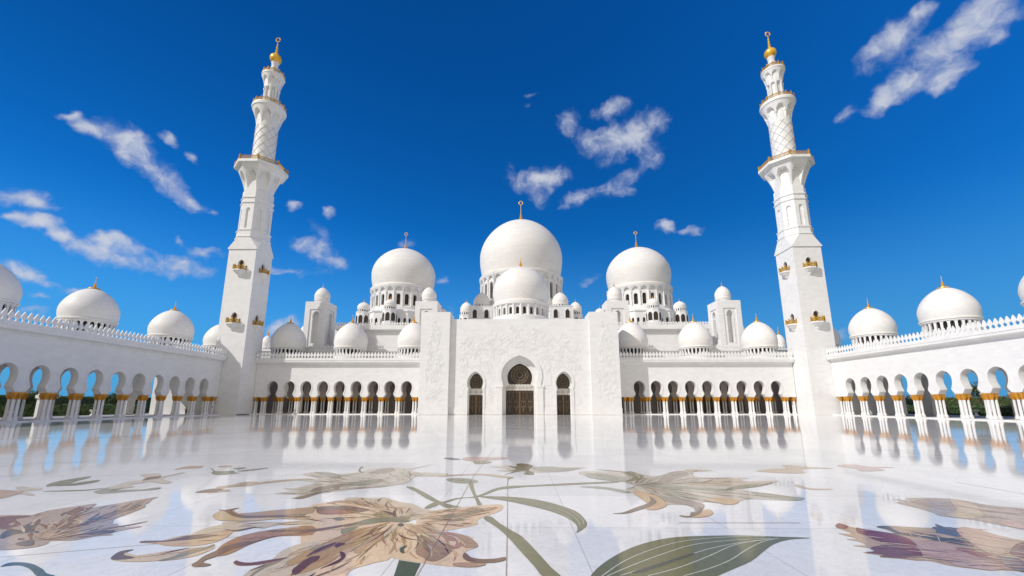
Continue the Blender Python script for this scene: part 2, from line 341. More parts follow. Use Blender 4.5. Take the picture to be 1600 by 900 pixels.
# ------------------------------------------------------------------ mesh helpers
WL = {}
def wloc(o): return WL.get(o.name, Vector((0, 0, 0)))
class MB:
    def __init__(s): s.v = []; s.f = []
    def add(s, vs, fs):
        o = len(s.v); s.v += [tuple(q) for q in vs]; s.f += [tuple(i+o for i in f) for f in fs]; return s
    def box(s, x0, x1, y0, y1, z0, z1):
        return s.add([(x0,y0,z0),(x1,y0,z0),(x1,y1,z0),(x0,y1,z0),(x0,y0,z1),(x1,y0,z1),(x1,y1,z1),(x0,y1,z1)],
                     [(0,3,2,1),(4,5,6,7),(0,1,5,4),(1,2,6,5),(2,3,7,6),(3,0,4,7)])
    def frustum(s, x0,x1,y0,y1,z0, X0,X1,Y0,Y1,z1):
        return s.add([(x0,y0,z0),(x1,y0,z0),(x1,y1,z0),(x0,y1,z0),(X0,Y0,z1),(X1,Y0,z1),(X1,Y1,z1),(X0,Y1,z1)],
                     [(0,3,2,1),(4,5,6,7),(0,1,5,4),(1,2,6,5),(2,3,7,6),(3,0,4,7)])
    def lathe(s, prof, n, c=(0,0), rot=0.0, cap=True):
        o = len(s.v)
        for r, z in prof:
            for i in range(n):
                a = rot + 2*pi*i/n; s.v.append((c[0]+r*cos(a), c[1]+r*sin(a), z))
        for k in range(len(prof)-1):
            for i in range(n):
                j = (i+1) % n; a = o+k*n
                s.f.append((a+i, a+j, a+n+j, a+n+i))
        if cap:
            s.f.append(tuple(o+i for i in reversed(range(n)))); q = o+(len(prof)-1)*n
            s.f.append(tuple(q+i for i in range(n)))
        return s
    def tube(s, pts, r, n=6, closed=False):
        o = len(s.v); P = [Vector(p) for p in pts]; m = len(P)
        for i, p in enumerate(P):
            t = (P[(i+1) % m] - P[i-1]) if closed else (P[min(i+1, m-1)] - P[max(i-1, 0)])
            t.normalize(); ref = Vector((0, 0, 1)) if abs(t.z) < 0.9 else Vector((1, 0, 0))
            a = t.cross(ref).normalized(); b = t.cross(a)
            rr = r[i] if isinstance(r, (list, tuple)) else r
            for k in range(n):
                q = p + (a*cos(2*pi*k/n) + b*sin(2*pi*k/n))*rr; s.v.append(tuple(q))
        for i in range(m if closed else m-1):
            A = o+i*n; B = o+((i+1) % m)*n
            for k in range(n):
                j = (k+1) % n; s.f.append((A+k, A+j, B+j, B+k))
        if not closed:
            s.f.append(tuple(o+k for k in range(n))); s.f.append(tuple(o+(m-1)*n+k for k in reversed(range(n))))
        return s
    def build(s, name, m, parent=None, origin=None, sharp=32, m2=None, split=None):
        me = bpy.data.meshes.new(name)
        pw = wloc(parent) if parent is not None else Vector((0, 0, 0))
        og = Vector(origin) if origin is not None else (pw if parent is not None else Vector((0, 0, 0)))
        me.from_pydata([(x-og.x, y-og.y, z-og.z) for x, y, z in s.v], [], s.f); me.validate(); 
        bm = bmesh.new(); bm.from_mesh(me); bmesh.ops.recalc_face_normals(bm, faces=bm.faces[:]); bm.to_mesh(me); bm.free()
        me.materials.append(M[m] if isinstance(m, str) else m)
        if m2:
            me.materials.append(M[m2])
            for p in me.polygons:
                if p.index >= split: p.material_index = 1
        if sharp:
            me.shade_smooth(); me.set_sharp_from_angle(angle=radians(sharp))
        o = bpy.data.objects.new(name, me); COL.objects.link(o)
        if parent is not None: o.parent = parent
        o.location = og - pw
        WL[o.name] = og
        return o
def empty(name, loc, label, cat, group=None):
    o = bpy.data.objects.new(name, None); COL.objects.link(o); o.location = loc; o.empty_display_size = 1
    o['label'] = label; o['category'] = cat
    if group: o['group'] = group
    WL[o.name] = Vector(loc); return o
def tag(o, label, cat, group=None):
    o['label'] = label; o['category'] = cat
    if group: o['group'] = group
    return o
def struct(o): o['kind'] = 'structure'; return o
def place(src, parent, loc, origin=None):
    """copy an object and its children; loc in world space"""
    c = src.copy(); COL.objects.link(c); pw = wloc(parent) if parent is not None else Vector((0, 0, 0))
    c.parent = parent; c.location = Vector(loc) - pw; WL[c.name] = Vector(loc)
    for ch in [q for q in bpy.data.objects if q.parent == src]:
        d = ch.copy(); COL.objects.link(d); d.parent = c; WL[d.name] = Vector(loc) + ch.location
    return c
def catmull(p, closed, n=4):
    N = len(p); o = []
    for i in range(N if closed else N-1):
        if closed: a, b, c, d = p[(i-1) % N], p[i], p[(i+1) % N], p[(i+2) % N]
        else: a, b, c, d = p[max(i-1, 0)], p[i], p[i+1], p[min(i+2, N-1)]
        for k in range(n):
            t = k/n
            o.append(tuple(.5*(2*b[j]+(-a[j]+c[j])*t+(2*a[j]-5*b[j]+4*c[j]-d[j])*t*t+(-a[j]+3*b[j]-3*c[j]+d[j])*t**3) for j in range(len(b))))
    if not closed: o.append(tuple(p[-1]))
    return o
# arch profiles: (half width, z) from the bottom to the apex
KEY = [(1.42,4.15),(1.30,4.4),(1.12,4.65),(1.0,4.88),(1.03,5.1),(1.15,5.4),(1.28,5.75),(1.36,6.15),(1.385,6.5),(1.35,6.9),(1.25,7.25),(1.05,7.58),(0.78,7.83),(0.42,8.02),(0,8.14)]
KEYW = [(h*1.10 if z > 4.2 else h, z) for h, z in KEY]
def round_arch(w, zb, zt, point=0.25, n=7):
    h = zt-zb; sp = zt - w*(1+point)
    pr = [(w, zb)]
    for i in range(n+1):
        a = pi/2*i/n; pr.append((w*cos(a), sp + w*sin(a)*(1+point*sin(a))))
    pr[-1] = (0, zt); return pr
def keyhole(w, zneck, zb, zt, foot=None, neckw=None):
    """pointed horseshoe: w max half width, jambs below the neck"""
    foot = foot if foot is not None else w*0.92; nw = neckw if neckw is not None else w*0.84
    H = zt-zneck
    pts = [(foot, zb), (foot, zneck-0.10*H), (nw, zneck)]
    for t, k in ((0.10,0.93),(0.2,0.975),(0.32,1.0),(0.45,0.985),(0.58,0.91),(0.70,0.79),(0.80,0.64),(0.88,0.47),(0.95,0.26),(1.0,0.0)):
        pts.append((w*k, zneck+H*t))
    return pts
def arch_bays(mb, n, s, u0, z1, prof, thick, fm, frame=0.0, fw=0.22, off=0.0):
    """n bays; fm maps (u, v, z) to world; v grows into the wall"""
    z0 = prof[0][1]
    for b in range(n):
        uL = u0+b*s; uc = uL+s/2
        arc = [(uc-h, z) for h, z in prof] + [(uc+h, z) for h, z in reversed(prof[:-1])]
        poly = [(uL, z0)] + arc + [(uL+s, z0), (uL+s, z1), (uc, z1), (uL, z1)]
        for v in (off, off+thick):
            mb.add([fm(u, v, z) for u, z in poly], [tuple(range(len(poly)))])
        vs = []; m = len(arc)
        for u, z in arc: vs += [fm(u, off, z), fm(u, off+thick, z)]
        mb.add(vs, [(2*i, 2*i+1, 2*i+3, 2*i+2) for i in range(m-1)])
        for a, c in ((uL, arc[0][0]), (arc[-1][0], uL+s)):
            mb.add([fm(a, off, z0), fm(c, off, z0), fm(c, off+thick, z0), fm(a, off+thick, z0)], [(0, 1, 2, 3)])
        mb.add([fm(uL, off, z1), fm(uL+s, off, z1), fm(uL+s, off+thick, z1), fm(uL, off+thick, z1)], [(0, 1, 2, 3)])
        if frame:
            zc = 0.5*(prof[0][1]+prof[-1][1]); o2 = []
            for i, (u, z) in enumerate(arc):
                p = arc[max(i-1, 0)]; q = arc[min(i+1, m-1)]; tx, tz = q[0]-p[0], q[1]-p[1]; L = sqrt(tx*tx+tz*tz) or 1
                nx, nz = -tz/L, tx/L
                o2.append((u+nx*fw, max(z+nz*fw, z0)))
            vs = []; 
            for (u, z), (u2, z2) in zip(arc, o2): vs += [fm(u, off-frame, z), fm(u2, off-frame, z2), fm(u2, off-0.002, z2), fm(u, off-0.002, z)]
            fs = []
            for i in range(m-1):
                a = 4*i; c = a+4
                fs += [(a, a+1, c+1, c), (a+1, a+2, c+2, c+1), (a+3, a, c, c+3)]
            mb.add(vs, fs)
def ends(mb, u, z0, z1, v0, v1, fm):
    mb.add([fm(u, v0, z0), fm(u, v1, z0), fm(u, v1, z1), fm(u, v0, z1)], [(0, 1, 2, 3)])
def dome_prof(R, zb, zt, rb=0.955, wide=0.24, n=26, e1=1.72, e2=0.60):
    H = zt-zb; zw = zb+wide*H; pr = []
    for i in range(9):
        t = i/8; a = (1-t); pr.append((R*(1-(1-rb)*a*a), zb+(zw-zb)*t))
    for i in range(1, n+1):
        t = i/n; tt = sin(t*pi/2)
        r = R*max(0, (1-tt**e1))**e2
        r = max(r, 0.0)
        pr.append((r, zw+(zt-zw)*tt*(1.0)))
    pr[-1] = (0.02, zt)
    return pr
def finial(mb, c, z, h, ring=False, skirt=0.9):
    s = h/10.0
    P = [(skirt, z-0.10*skirt), (skirt*0.97, z+0.03*skirt), (skirt*0.5, z+0.11*skirt), (0.62*s, z+0.28*s)]
    zz = z+0.3*s
    for r, dz in ((0.72,0.5),(0.30,0.45),(0.62,0.6),(0.24,0.5),(0.55,0.6),(0.2,0.55),(0.42,0.55),(0.14,0.5),(0.30,0.5),(0.1,0.5)):
        zz += dz*s*(0.72 if ring else 1.0); P.append((r*s*(1.4 if ring else 2.3), zz))
    top = z+h*(0.86 if ring else 1.0)
    P.append((0.12*s, top)); P.append((0.02, top+0.02))
    mb.lathe(P, 12, c)
    if ring:
        rr = 0.85*s; zc = top+rr
        mb.tube([(c[0]+rr*cos(t*2*pi/20), c[1], zc+rr*sin(t*2*pi/20)) for t in range(20)], 0.22*s, 6, True)
def merlons(mb, a, b, z, h, thick=0.22, pitch=0.8, fm=None):
    """pierced leaf-shaped merlons between a and b along u"""
    n = max(1, round((b-a)/pitch)); p = (b-a)/n
    hw = [(0.50, 0.0), (0.50, 0.15), (0.22, 0.22), (0.14, 0.32), (0.24, 0.42), (0.44, 0.50), (0.47, 0.58), (0.30, 0.76), (0.13, 0.91), (0.0, 1.0)]
    for i in range(n):
        c = a+(i+0.5)*p
        pl = [(c-w*p, z+t*h) for w, t in hw] + [(c+w*p, z+t*h) for w, t in reversed(hw[:-1])]
        m = len(pl)
        vs = [fm(u, 0, q) for u, q in pl] + [fm(u, thick, q) for u, q in pl]
        mb.add(vs, [tuple(range(m)), tuple(range(2*m-1, m-1, -1))] + [(i2, i2+m, (i2+1) % m+m, (i2+1) % m) for i2 in range(m)])
# inlay outlines, metres on the courtyard floor: tone, layer, line width, smooth, points
INLAY = {
 'lily': [
  ('peach',1,0,1,"-3.3,9.87 -3.28,10.04 -3.1,10.63 -2.53,10.97 -1.91,11.21 -1.51,11.26 -1.51,10.66 -1.88,10.06 -1.98,9.76 -1.96,9.48 -2.29,9.19 -2.58,9.02 -2.93,9.09 -3.2,9.46"),
  ('beige',1,0,1,"-3.81,9.87 -4.48,10.68 -5.31,11.35 -5.68,11.87 -5.5,12.04 -4.91,11.96 -4.65,12.05 -4.08,11.51 -3.73,11.3 -3.36,10.82 -3.09,10.57 -3.26,9.98 -3.49,9.74"),
  ('peach',1,0,1,"-3.74,9.08 -3.56,9.56 -3.15,9.46 -2.66,9.05 -2.26,8.83 -1.96,8.61 -1.96,8.36 -1.8,8.1 -2.01,7.79 -1.91,7.51 -1.82,7.31 -2.01,7.14 -2.32,7.19 -2.77,7.35 -3.13,7.5 -3.29,7.71 -3.59,8.33"),
  ('peach',1,0,1,"-3.58,9.66 -3.17,7.65 -3.36,7.29 -3.61,7.01 -3.59,6.71 -3.64,6.23 -4.22,5.99 -4.73,6.21 -5.04,6.65 -5.08,7.15 -4.92,7.63 -4.83,7.89 -6.1,10.41 -5.97,11.48 -4.86,11.21 -3.98,10.44"),
  ('tan',2,0,1,"-3.25,8.82 -3.25,9.32 -2.98,9.47 -2.72,9.09 -2.26,8.82 -1.97,8.51 -1.81,8.1 -2.01,8 -2.12,8.21 -2.27,8.51 -2.53,8.75 -3.02,8.91 -3.06,8.66"),
  ('mauve',2,0,1,"-2.83,7.78 -2.96,8.66 -2.88,8.87 -2.53,8.35 -2.28,8.13 -2.22,7.86 -2.36,7.42 -2.5,7.35 -2.66,7.53"),
  ('brown',3,0,1,"-2.96,8.7 -2.89,8.66 -2.7,8.2 -2.56,7.72 -2.7,7.92 -2.84,8.27"),
  ('rose',2,0,1,"-2.55,8.9 -2.27,8.71 -2.07,8.28 -2.15,7.99 -2.22,7.99 -2.22,8.35 -2.4,8.43"),
  ('brown',3,0,1,"-1.99,7.76 -2.01,7.57 -1.91,7.37 -1.68,7.3 -1.45,7.33 -1.32,7.43 -1.31,7.56 -1.46,7.49 -1.67,7.46 -1.87,7.54"),
  ('tan',2,0,1,"-2.13,7.25 -1.93,7.31 -1.61,7.26 -1.74,7.13 -2.01,7.13"),
  ('olive',2,0,1,"-4.56,8.89 -4.63,9.25 -4.51,9.65 -4.25,9.97 -3.7,10.09 -3.47,9.98 -3.55,9.74 -4.01,9.6 -4.32,9.45 -4.37,9.07 -4.43,8.76"),
  ('green',3,0,1,"-4.44,9.54 -4.31,9.81 -3.96,9.89 -3.69,9.85 -3.41,9.74 -3.57,9.61 -3.93,9.67 -4.19,9.45"),
  ('tan',2,0,1,"-5.89,11.27 -5.82,11.61 -5.36,11.67 -4.71,11.36 -4.21,11.01 -3.8,10.95 -4.09,10.81 -4.59,11.01 -5.21,11.28 -5.67,11.41"),
  ('brown',2,0,1,"-5.69,10.35 -5.94,10.92 -5.62,11.06 -4.99,10.87 -4.61,10.68 -4.77,10.43 -5.13,10.28 -5.42,10.24"),
  ('rust',3,0,1,"-5.66,10.32 -5.67,10.66 -5.29,10.67 -4.91,10.48 -5.13,10.28"),
  ('olive',3,0,1,"-4.4,10.25 -4.24,10.49 -3.98,10.26 -4.04,10.06 -4.26,10.08"),
  ('green',3,0,1,"-5.15,9.9 -5,10.01 -4.86,9.83 -4.96,9.72"),
  ('ochre',2,0,1,"-4.54,7.57 -4.54,8.25 -4.39,8.98 -4.12,9.26 -3.85,9.08 -3.86,8.64 -3.96,8.11 -4.03,7.77 -4.05,7.39 -4.12,7.11 -4.3,6.82 -4.48,6.95"),
  ('tan',3,0,1,"-3.88,7.77 -3.9,8.26 -3.79,8.9 -3.59,8.9 -3.59,8.57 -3.66,8.19 -3.72,7.77"),
  ('maroon',4,0,1,"-4.12,7.77 -4.02,7.73 -3.92,7.52 -3.93,7.25 -4.03,7.11 -4.1,7.01 -4.02,7.28 -3.98,7.49"),
  ('maroon',4,0,1,"-4.45,6.9 -4.5,7.22 -4.5,7.48 -4.37,7.57 -4.31,7.39 -4.35,7.16 -4.36,6.95 -4.4,6.75"),
  ('maroon',4,0,1,"-4.57,7.57 -4.56,7.89 -4.42,8.25 -4.37,8.2 -4.46,7.86 -4.54,7.56"),
  ('maroon',4,0,1,"-4.34,8.1 -4.32,8.23 -4.19,8.21 -4.22,8.07 -4.26,7.98"),
  ('brown',3,0,1,"-5.36,8.88 -5.42,9.05 -5.07,9.15 -4.55,9.54 -4.48,9.49 -4.8,9.15 -5.1,8.92"),
  ('slate',4,0,1,"-3.6,9.46 -3.55,9.54 -3.46,9.41 -3.48,9.31 -3.55,9.33"),
  ('dgreen',4,0,1,"-3.12,7.85 -3.14,8.01 -3.07,8.12 -3.06,8.06 -3.07,7.91 -3.01,7.75 -3.05,7.72"),
  ('olive',3,0,1,"-6.07,10.29 -6.07,10.99 -5.92,10.85 -5.92,10.41 -5.87,9.95"),
  ('tan',2,0,1,"-3.25,9.93 -3.01,10.16 -2.58,10.28 -2.17,10.65 -1.73,11 -1.63,10.91 -2.06,10.4 -2.46,10.05 -2.95,9.88"),
  ('olive',3,0,1,"-2.83,10.16 -2.43,10.28 -2.08,10.65 -1.91,10.78 -2.01,10.56 -2.41,10.13 -2.74,9.99"),
  ('ochre2',2,0,1,"-7.93,10.11 -8.03,10.4 -8.05,10.58 -7.86,10.64 -7.48,10.29 -6.99,10.07 -6.63,10.3 -5.77,10.03 -5.55,9.8 -6.25,9.86 -6.71,9.7 -7.25,9.67 -7.62,9.77"),
  ('brown',3,0,1,"-8.2,10.66 -7.99,10.6 -7.98,10.67 -7.8,10.85 -7.83,10.68 -7.77,10.52 -7.46,10.25 -7.05,10.07 -6.41,10.15 -5.72,10.05 -5.86,9.97 -6.59,9.96 -7.12,9.9 -7.58,10.17 -7.89,10.46"),
  ('tan',3,0,1,"-7.49,10.25 -7.14,10.41 -6.86,10.59 -6.49,10.75 -6.06,10.88 -5.82,10.37 -6.16,10.22 -6.68,10.13 -7.1,10.1"),
  ('beige',1,0,1,"-7.39,8.84 -7.39,9.12 -7.25,9.4 -7.33,9.59 -6.82,9.65 -6.06,9.61 -5.55,9.8 -5.37,9.42 -6,9.41 -6.24,9.13 -6.44,9.18 -6.71,8.87 -6.85,8.54 -7.3,8.65"),
  ('gold',1,0,1,"-7.92,8.22 -7.9,8.3 -7.62,8.3 -7.55,8.53 -7.34,8.71 -6.99,8.76 -6.77,8.99 -6.6,8.7 -6.57,8.32 -6.73,8.08 -7.05,8.03 -7.33,8.06 -7.57,8.16"),
  ('brown',2,0,1,"-7.93,8.22 -7.92,8.31 -7.54,8.34 -7.36,8.57 -6.94,8.66 -6.85,8.72 -6.94,8.5 -7.3,8.34 -7.68,8.23"),
  ('brown',3,0,1,"-6.97,9.08 -6.69,9 -6.48,9.24 -6.43,9.19 -6.6,8.94 -6.78,8.97"),
  ('gold2',1,0,1,"-7.67,7.39 -7.79,7.62 -7.8,7.75 -7.42,7.57 -7.18,7.7 -6.98,7.83 -6.78,7.96 -6.49,8.03 -6.38,7.97 -6.37,7.71 -6.44,7.52 -6.62,7.37 -6.83,7.33 -7.08,7.28 -7.38,7.29"),
  ('mauved',2,0,1,"-7.66,7.38 -7.82,7.66 -7.82,7.79 -7.7,7.84 -7.71,7.72 -7.62,7.57 -7.33,7.45 -7.46,7.36"),
  ('olive2',2,0,1,"-6.84,7.34 -6.74,7.52 -6.72,7.83 -6.56,7.98 -6.52,8.14 -6.44,7.97 -6.52,7.74 -6.61,7.46 -6.75,7.33"),
  ('rust2',1,0,1,"-6.28,7.9 -6.36,8.17 -6.37,8.55 -6.21,8.87 -5.85,9.14 -5.32,9.33 -5.03,8.72 -5.58,8.64 -5.8,8.4 -5.88,8.11 -5.89,7.84 -5.94,7.59 -6.13,7.56"),
  ('brown',2,0,1,"-6.17,7.16 -6.19,7.3 -6.25,7.52 -6.24,7.77 -6.2,8.14 -5.88,8.33 -5.77,8.55 -5.8,8.4 -5.9,8.11 -6.02,7.84 -6.04,7.56 -6.11,7.35 -6.05,7.24 -5.89,7.18 -5.89,7.11 -5.99,7.08 -6.09,7.08"),
  ('brown',3,0,1,"-6.06,8.96 -5.78,9.01 -5.19,9.06 -5.14,8.96 -5.48,8.93 -5.84,8.9"),
  ('maroon2',3,0,1,"-5.58,7.25 -5.59,7.35 -5.53,7.3 -5.32,7.25 -5.09,7.37 -4.88,7.48 -4.86,7.44 -5.02,7.26 -5.2,7.16 -5.43,7.14"),
  ('beige',1,0,1,"-5.1,6.75 -5.14,6.99 -5.06,7.15 -5.06,7.42 -5.12,7.92 -4.91,8.27 -4.61,8.13 -4.05,6.67 -4.31,6.32 -5,6.31"),
  ('maroon',4,0,1,"-4.47,6.9 -4.51,7.05 -4.49,7.4 -4.36,7.32 -4.34,7.1 -4.34,6.8 -4.4,6.8"),
  ('ochre',3,0,1,"-4.74,7.26 -4.74,7.49 -4.66,7.86 -4.5,7.61 -4.55,7.21 -4.63,7.13"),
 ],
 'stem4': [
  ('dgreen',1,0,0,"-3.01,7.41 -2.63,7.27 -2.62,6.97 -2.59,6.59 -2.88,6.58 -2.94,6.97"),
 ],
 'stem1': [
  ('green',0,0,1,"-2.65,14.31 -2.55,14.31 -2.35,12.94 -2.16,11.99 -1.99,11.17 -2.08,11.1 -2.22,11.81 -2.4,12.73 -2.57,13.59"),
  ('green',0,0,1,"-1.86,9.96 -1.72,10.15 -1.5,9.62 -1.25,9.1 -1.03,8.68 -0.79,7.85 -0.6,7.14 -0.48,6.75 -0.73,6.75 -0.86,7.19 -1.06,7.84 -1.3,8.64 -1.55,9.3"),
 ],
 'stem2': [
  ('green',0,0,1,"-4.5,13.56 -4.21,13.45 -3.63,12.52 -3.06,11.55 -2.63,11.13 -2.39,10.94 -2.44,10.8 -2.84,10.94 -3.09,11.31 -3.55,11.97 -4.02,12.81"),
  ('green',0,0,1,"-3.36,10.89 -3.26,11.47 -3,11.63 -2.75,12.02 -2.38,12.13 -2.11,12.54 -1.83,13.26 -1.42,13.72 -0.8,13.84 0.48,14.23 2.01,14.58 1.96,14.32 0.54,13.93 -0.8,13.61 -1.24,13.38 -1.65,13.16 -1.95,12.54 -2.22,12.08 -2.6,11.98 -2.87,11.55 -3.07,11.23 -3.21,10.86"),
 ],
 'leaf1': [
  ('green',1,0,1,"-2.2,12.26 -1.61,12.23 -1.15,12.14 -0.62,11.84 -0.14,11.32 0.24,10.63 0.34,9.99 0.33,9.54 0.22,9.22 0.03,8.93 0.09,9.22 0.08,9.64 -0.11,10.23 -0.46,10.76 -0.86,11.19 -1.37,11.66 -1.91,11.99"),
  ('pale',2,0.012,1,"-1.68,12.08 -1.03,11.75 -0.5,11.27 -0.03,10.63 0.17,9.87 0.17,9.43"),
  ('pale',2,0.012,1,"-1.61,12.03 -1.07,11.83 -0.42,11.43 0.06,10.83 0.28,9.99 0.26,9.54"),
  ('pale',2,0.012,1,"-1.76,12.12 -1.22,11.74 -0.58,11.19 -0.15,10.49 0.07,9.87"),
 ],
 'leaf2': [
  ('green2',1,0,1,"-0.07,6.76 0.19,7.25 0.63,7.82 1.15,8.3 1.75,8.64 2.29,8.75 3.04,8.8 3.73,8.74 4.35,8.66 3.9,8.56 3.48,8.31 3.1,7.95 2.61,7.45 2.12,7.08 1.78,6.82 1.33,6.42 -0.13,6.4"),
  ('cream',2,0.014,1,"0.11,6.8 0.59,7.42 1.19,7.97 1.93,8.45 2.81,8.69 3.54,8.72"),
  ('cream',2,0.014,1,"0.19,6.8 0.59,7.17 1.23,7.69 2.01,8.24 2.9,8.52 3.59,8.62"),
  ('cream',2,0.014,1,"0.39,6.83 0.8,7.1 1.4,7.47 2.14,7.99 2.89,8.36 3.6,8.59"),
  ('cream',2,0.014,1,"0.78,6.82 1.34,7.14 2.03,7.66 2.71,8.22 3.35,8.51 3.65,8.6"),
  ('cream',2,0.014,1,"1.31,6.83 1.79,7.11 2.29,7.48 2.83,8 3.33,8.42 3.73,8.62"),
  ('dgreen2',2,0,1,"0.59,6.95 1.1,7.3 1.72,7.74 1.82,7.74 1.29,7.34 0.77,6.98"),
 ],
 'lily2': [
  ('beigeg',1,0,1,"2.49,13.9 2.13,14.65 1.36,15.63 1.1,15.93 1.2,16.59 1.85,16.67 2.85,16.62 3.23,16.45 3.41,15.81 3.76,15.66 4.44,16.47 4.99,16.82 5.47,17.22 5.9,17.19 5.22,16.31 5.04,15.38 5.63,15.39 6.22,15.4 6.69,15.26 6.04,14.84 6.28,14.58 7.32,14.85 7.25,14.59 6.39,13.96 5.49,13.49 5.63,12.96 6.16,12.48 6.49,12.21 6.32,11.94 5.61,11.88 5.05,12.01 4.61,11.75 4.42,11.5 4.04,11.31 3.94,11.5 3.65,11.65 3.44,11.33 3.35,11.03 3.16,11.33 2.66,11.32 2.58,11.32 2.64,12.15 2.5,12.71 2.3,13.01 2.04,13.33"),
  ('olive',2,0,1,"1.88,17.13 2.33,16.96 2.85,16.62 3.11,16.62 3.15,15.96 3.26,15.66 2.78,14.79 2.33,14.52 2.83,15.35 2.71,16.28 2.3,16.78"),
  ('sage',2,0,1,"1.31,15.94 1.88,16.27 2.36,15.64 2.54,15.35 2.29,14.52 1.78,14.78 1.31,15.33"),
  ('sage',2,0,1,"2.49,13.9 3.18,14.28 3.73,13.92 4.08,13.69 4.8,13.37 5.25,13.16 4.65,13.05 3.95,13.36 3.45,13.13 3.48,12.17 3.07,12.53 2.82,13.13 2.69,13.67"),
  ('gold',2,0,1,"2.14,12.91 2.52,12.81 2.66,12.34 2.64,11.48 2.41,11.02 2.09,10.76 1.95,10.87 2.12,11.32 2.15,11.8"),
  ('taupe',3,0,1,"1.04,10.42 1.32,10.52 1.75,11.01 2.11,11.39 2.34,11.8 2.46,12.33 2.47,11.97 2.41,11.56 2.09,11.09 1.71,10.73 1.36,10.43"),
  ('mauve2',2,0,1,"2.7,12.34 3.1,12.16 3.35,11.82 3.51,11.41 3.42,11.11 3.2,10.75 3.01,10.61 3.14,11.03 3.01,11.33 2.74,11.56"),
  ('gold',2,0,1,"2.63,10.15 2.96,10.34 3.23,10.75 3.43,10.82 3.36,10.48 3.12,10.2 2.86,10.09"),
  ('taupe',3,0,1,"2.52,10.28 2.72,10.22 2.88,10.54 3.07,10.61 3.28,11.03 3.29,10.89 3.02,10.41 2.68,10.12 2.53,10.15"),
  ('tan2',2,0,1,"4.18,13.93 5.04,14.69 5.96,15.25 6.2,14.98 6.32,14.58 7.16,14.59 6.39,13.96 5.55,13.6 4.93,13.2 5.39,13.71 4.79,13.82"),
  ('olive',3,0,1,"4.96,13.26 5.73,13.95 6.53,14.2 7.04,14.46 6.33,13.84 5.44,13.38"),
  ('sage',2,0,1,"5.55,12.96 5.82,12.57 6.22,12.26 6.51,12.21 6.39,11.99 6.09,11.82 5.67,11.98 5.43,12.37"),
  ('mauve2',2,0,1,"3.4,14.54 4.38,16.3 4.99,16.82 5.05,16.15 4.45,15.38 3.82,14.67"),
  ('gold',2,0,1,"3.72,11.82 4.26,12.18 4.55,12 4.58,11.75 4.34,11.42 4.09,11.34 3.96,11.53"),
  ('tan2',2,0,1,"5.33,17.15 5.85,17.08 6.19,16.87 5.7,16.73 5.22,16.58"),
  ('tan2',1,0,1,"7.49,14.09 7.63,13.97 7.52,13.67 7.8,13.45 8.2,13.41 7.65,13.24 7.38,13.45 7.35,13.81"),
  ('sage',0,0,1,"0.77,13.65 1.31,13.72 1.83,13.33 2.13,12.87 1.89,12.71 1.51,13.21 1.01,13.49"),
 ],
 'lily3': [
  ('beigeg',1,0,1,"-8.81,15.87 -8.56,16.31 -7.71,15.88 -6.96,16.33 -6.76,17.12 -6.1,17.57 -5.32,17.3 -4.57,18.58 -5.16,16.66 -3.63,16.08 -3.98,15.52 -4.62,15.38 -4.59,14.4 -4.85,13.84 -5.31,13.42 -5.81,13.22 -6.37,12.75 -6.88,12.31 -6.94,12.06 -7.16,11.9 -7.06,12.3 -7.52,12.43 -7.91,12.5 -7.58,12.82 -7.16,12.65 -8.06,13.23 -7.75,13.29 -7.61,13.8 -7.58,14.24 -8.48,14.7 -7.69,14.83 -8.58,15.59"),
  ('sage',2,0,1,"-8.6,16.31 -7.97,16.26 -7.38,15.75 -6.85,16.04 -6.77,16.18 -7.07,15.43 -7.37,15.08 -8.17,15.88"),
  ('taupe',2,0,1,"-7.02,12.74 -7.14,13.3 -6.94,13.71 -6.51,14.03 -6.46,13.61 -6.71,13.11 -6.88,12.74"),
  ('taupe',2,0,1,"-7.06,11.9 -6.98,12.14 -6.83,12.65 -6.56,13.21 -6.58,13.61 -6.38,13.21 -6.65,12.57 -6.79,11.9"),
  ('sage',2,0,1,"-6.44,14.14 -6.11,14.61 -5.65,14.86 -5.5,14.38 -5.84,13.83 -6.35,13.61"),
  ('mauve2',2,0,1,"-6.49,16.34 -6.36,17.12 -6.02,17.29 -5.78,16.81 -5.93,16.05"),
  ('olive',2,0,1,"-7.13,16.79 -7.36,17.69 -7.23,17.62 -7.17,17.11 -6.92,16.48 -6.66,16.1 -6.91,16.33"),
  ('taupe',3,0,1,"-7.46,15.08 -7.45,15.47 -7.3,15.61 -7.16,15.01"),
  ('tan2',1,0,1,"-9.39,14.1 -9.08,14.57 -8.34,14.94 -7.86,14.83 -8.41,14.58 -8.99,14.11 -9.22,13.89"),
  ('tan2',1,0,1,"-10.23,12.6 -10.19,13.06 -10.03,13.26 -10.2,13.46 -9.99,13.77 -9.97,13.99 -9.9,14.25 -9.47,14.33 -9.25,13.67 -9.66,13.46 -9.88,13.26 -9.41,12.94 -9.44,12.79 -9.65,12.61 -9.82,12.57 -9.88,12.79"),
  ('brown',2,0,1,"-10.23,12.64 -10.19,13.06 -9.99,13.2 -9.68,12.98 -9.78,12.7 -9.85,12.64"),
  ('sage',1,0,1,"-3.49,14.83 -3.3,15.16 -2.8,15.06 -2.39,14.57 -2.52,14.18 -2.88,14.18 -3.23,14.35"),
  ('tan2',1,0,1,"-3.89,15.69 -3.01,15.95 -2.3,16.03 -1.51,15.57 -1.26,15.28 -1.75,15.27 -2.27,15.71 -2.98,15.7 -3.73,15.39"),
 ],
 'flower_far': [
  ('rose2',1,0,1,"-3.68,20.32 -3.36,21.03 -2.67,20.87 -1.99,20.88 -1.48,20.61 -1.95,20.08 -2.57,19.67 -3.19,19.47"),
  ('olive',2,0,1,"-3.05,19.33 -2.69,19.57 -2.23,19.2 -2.5,18.66 -2.86,18.65"),
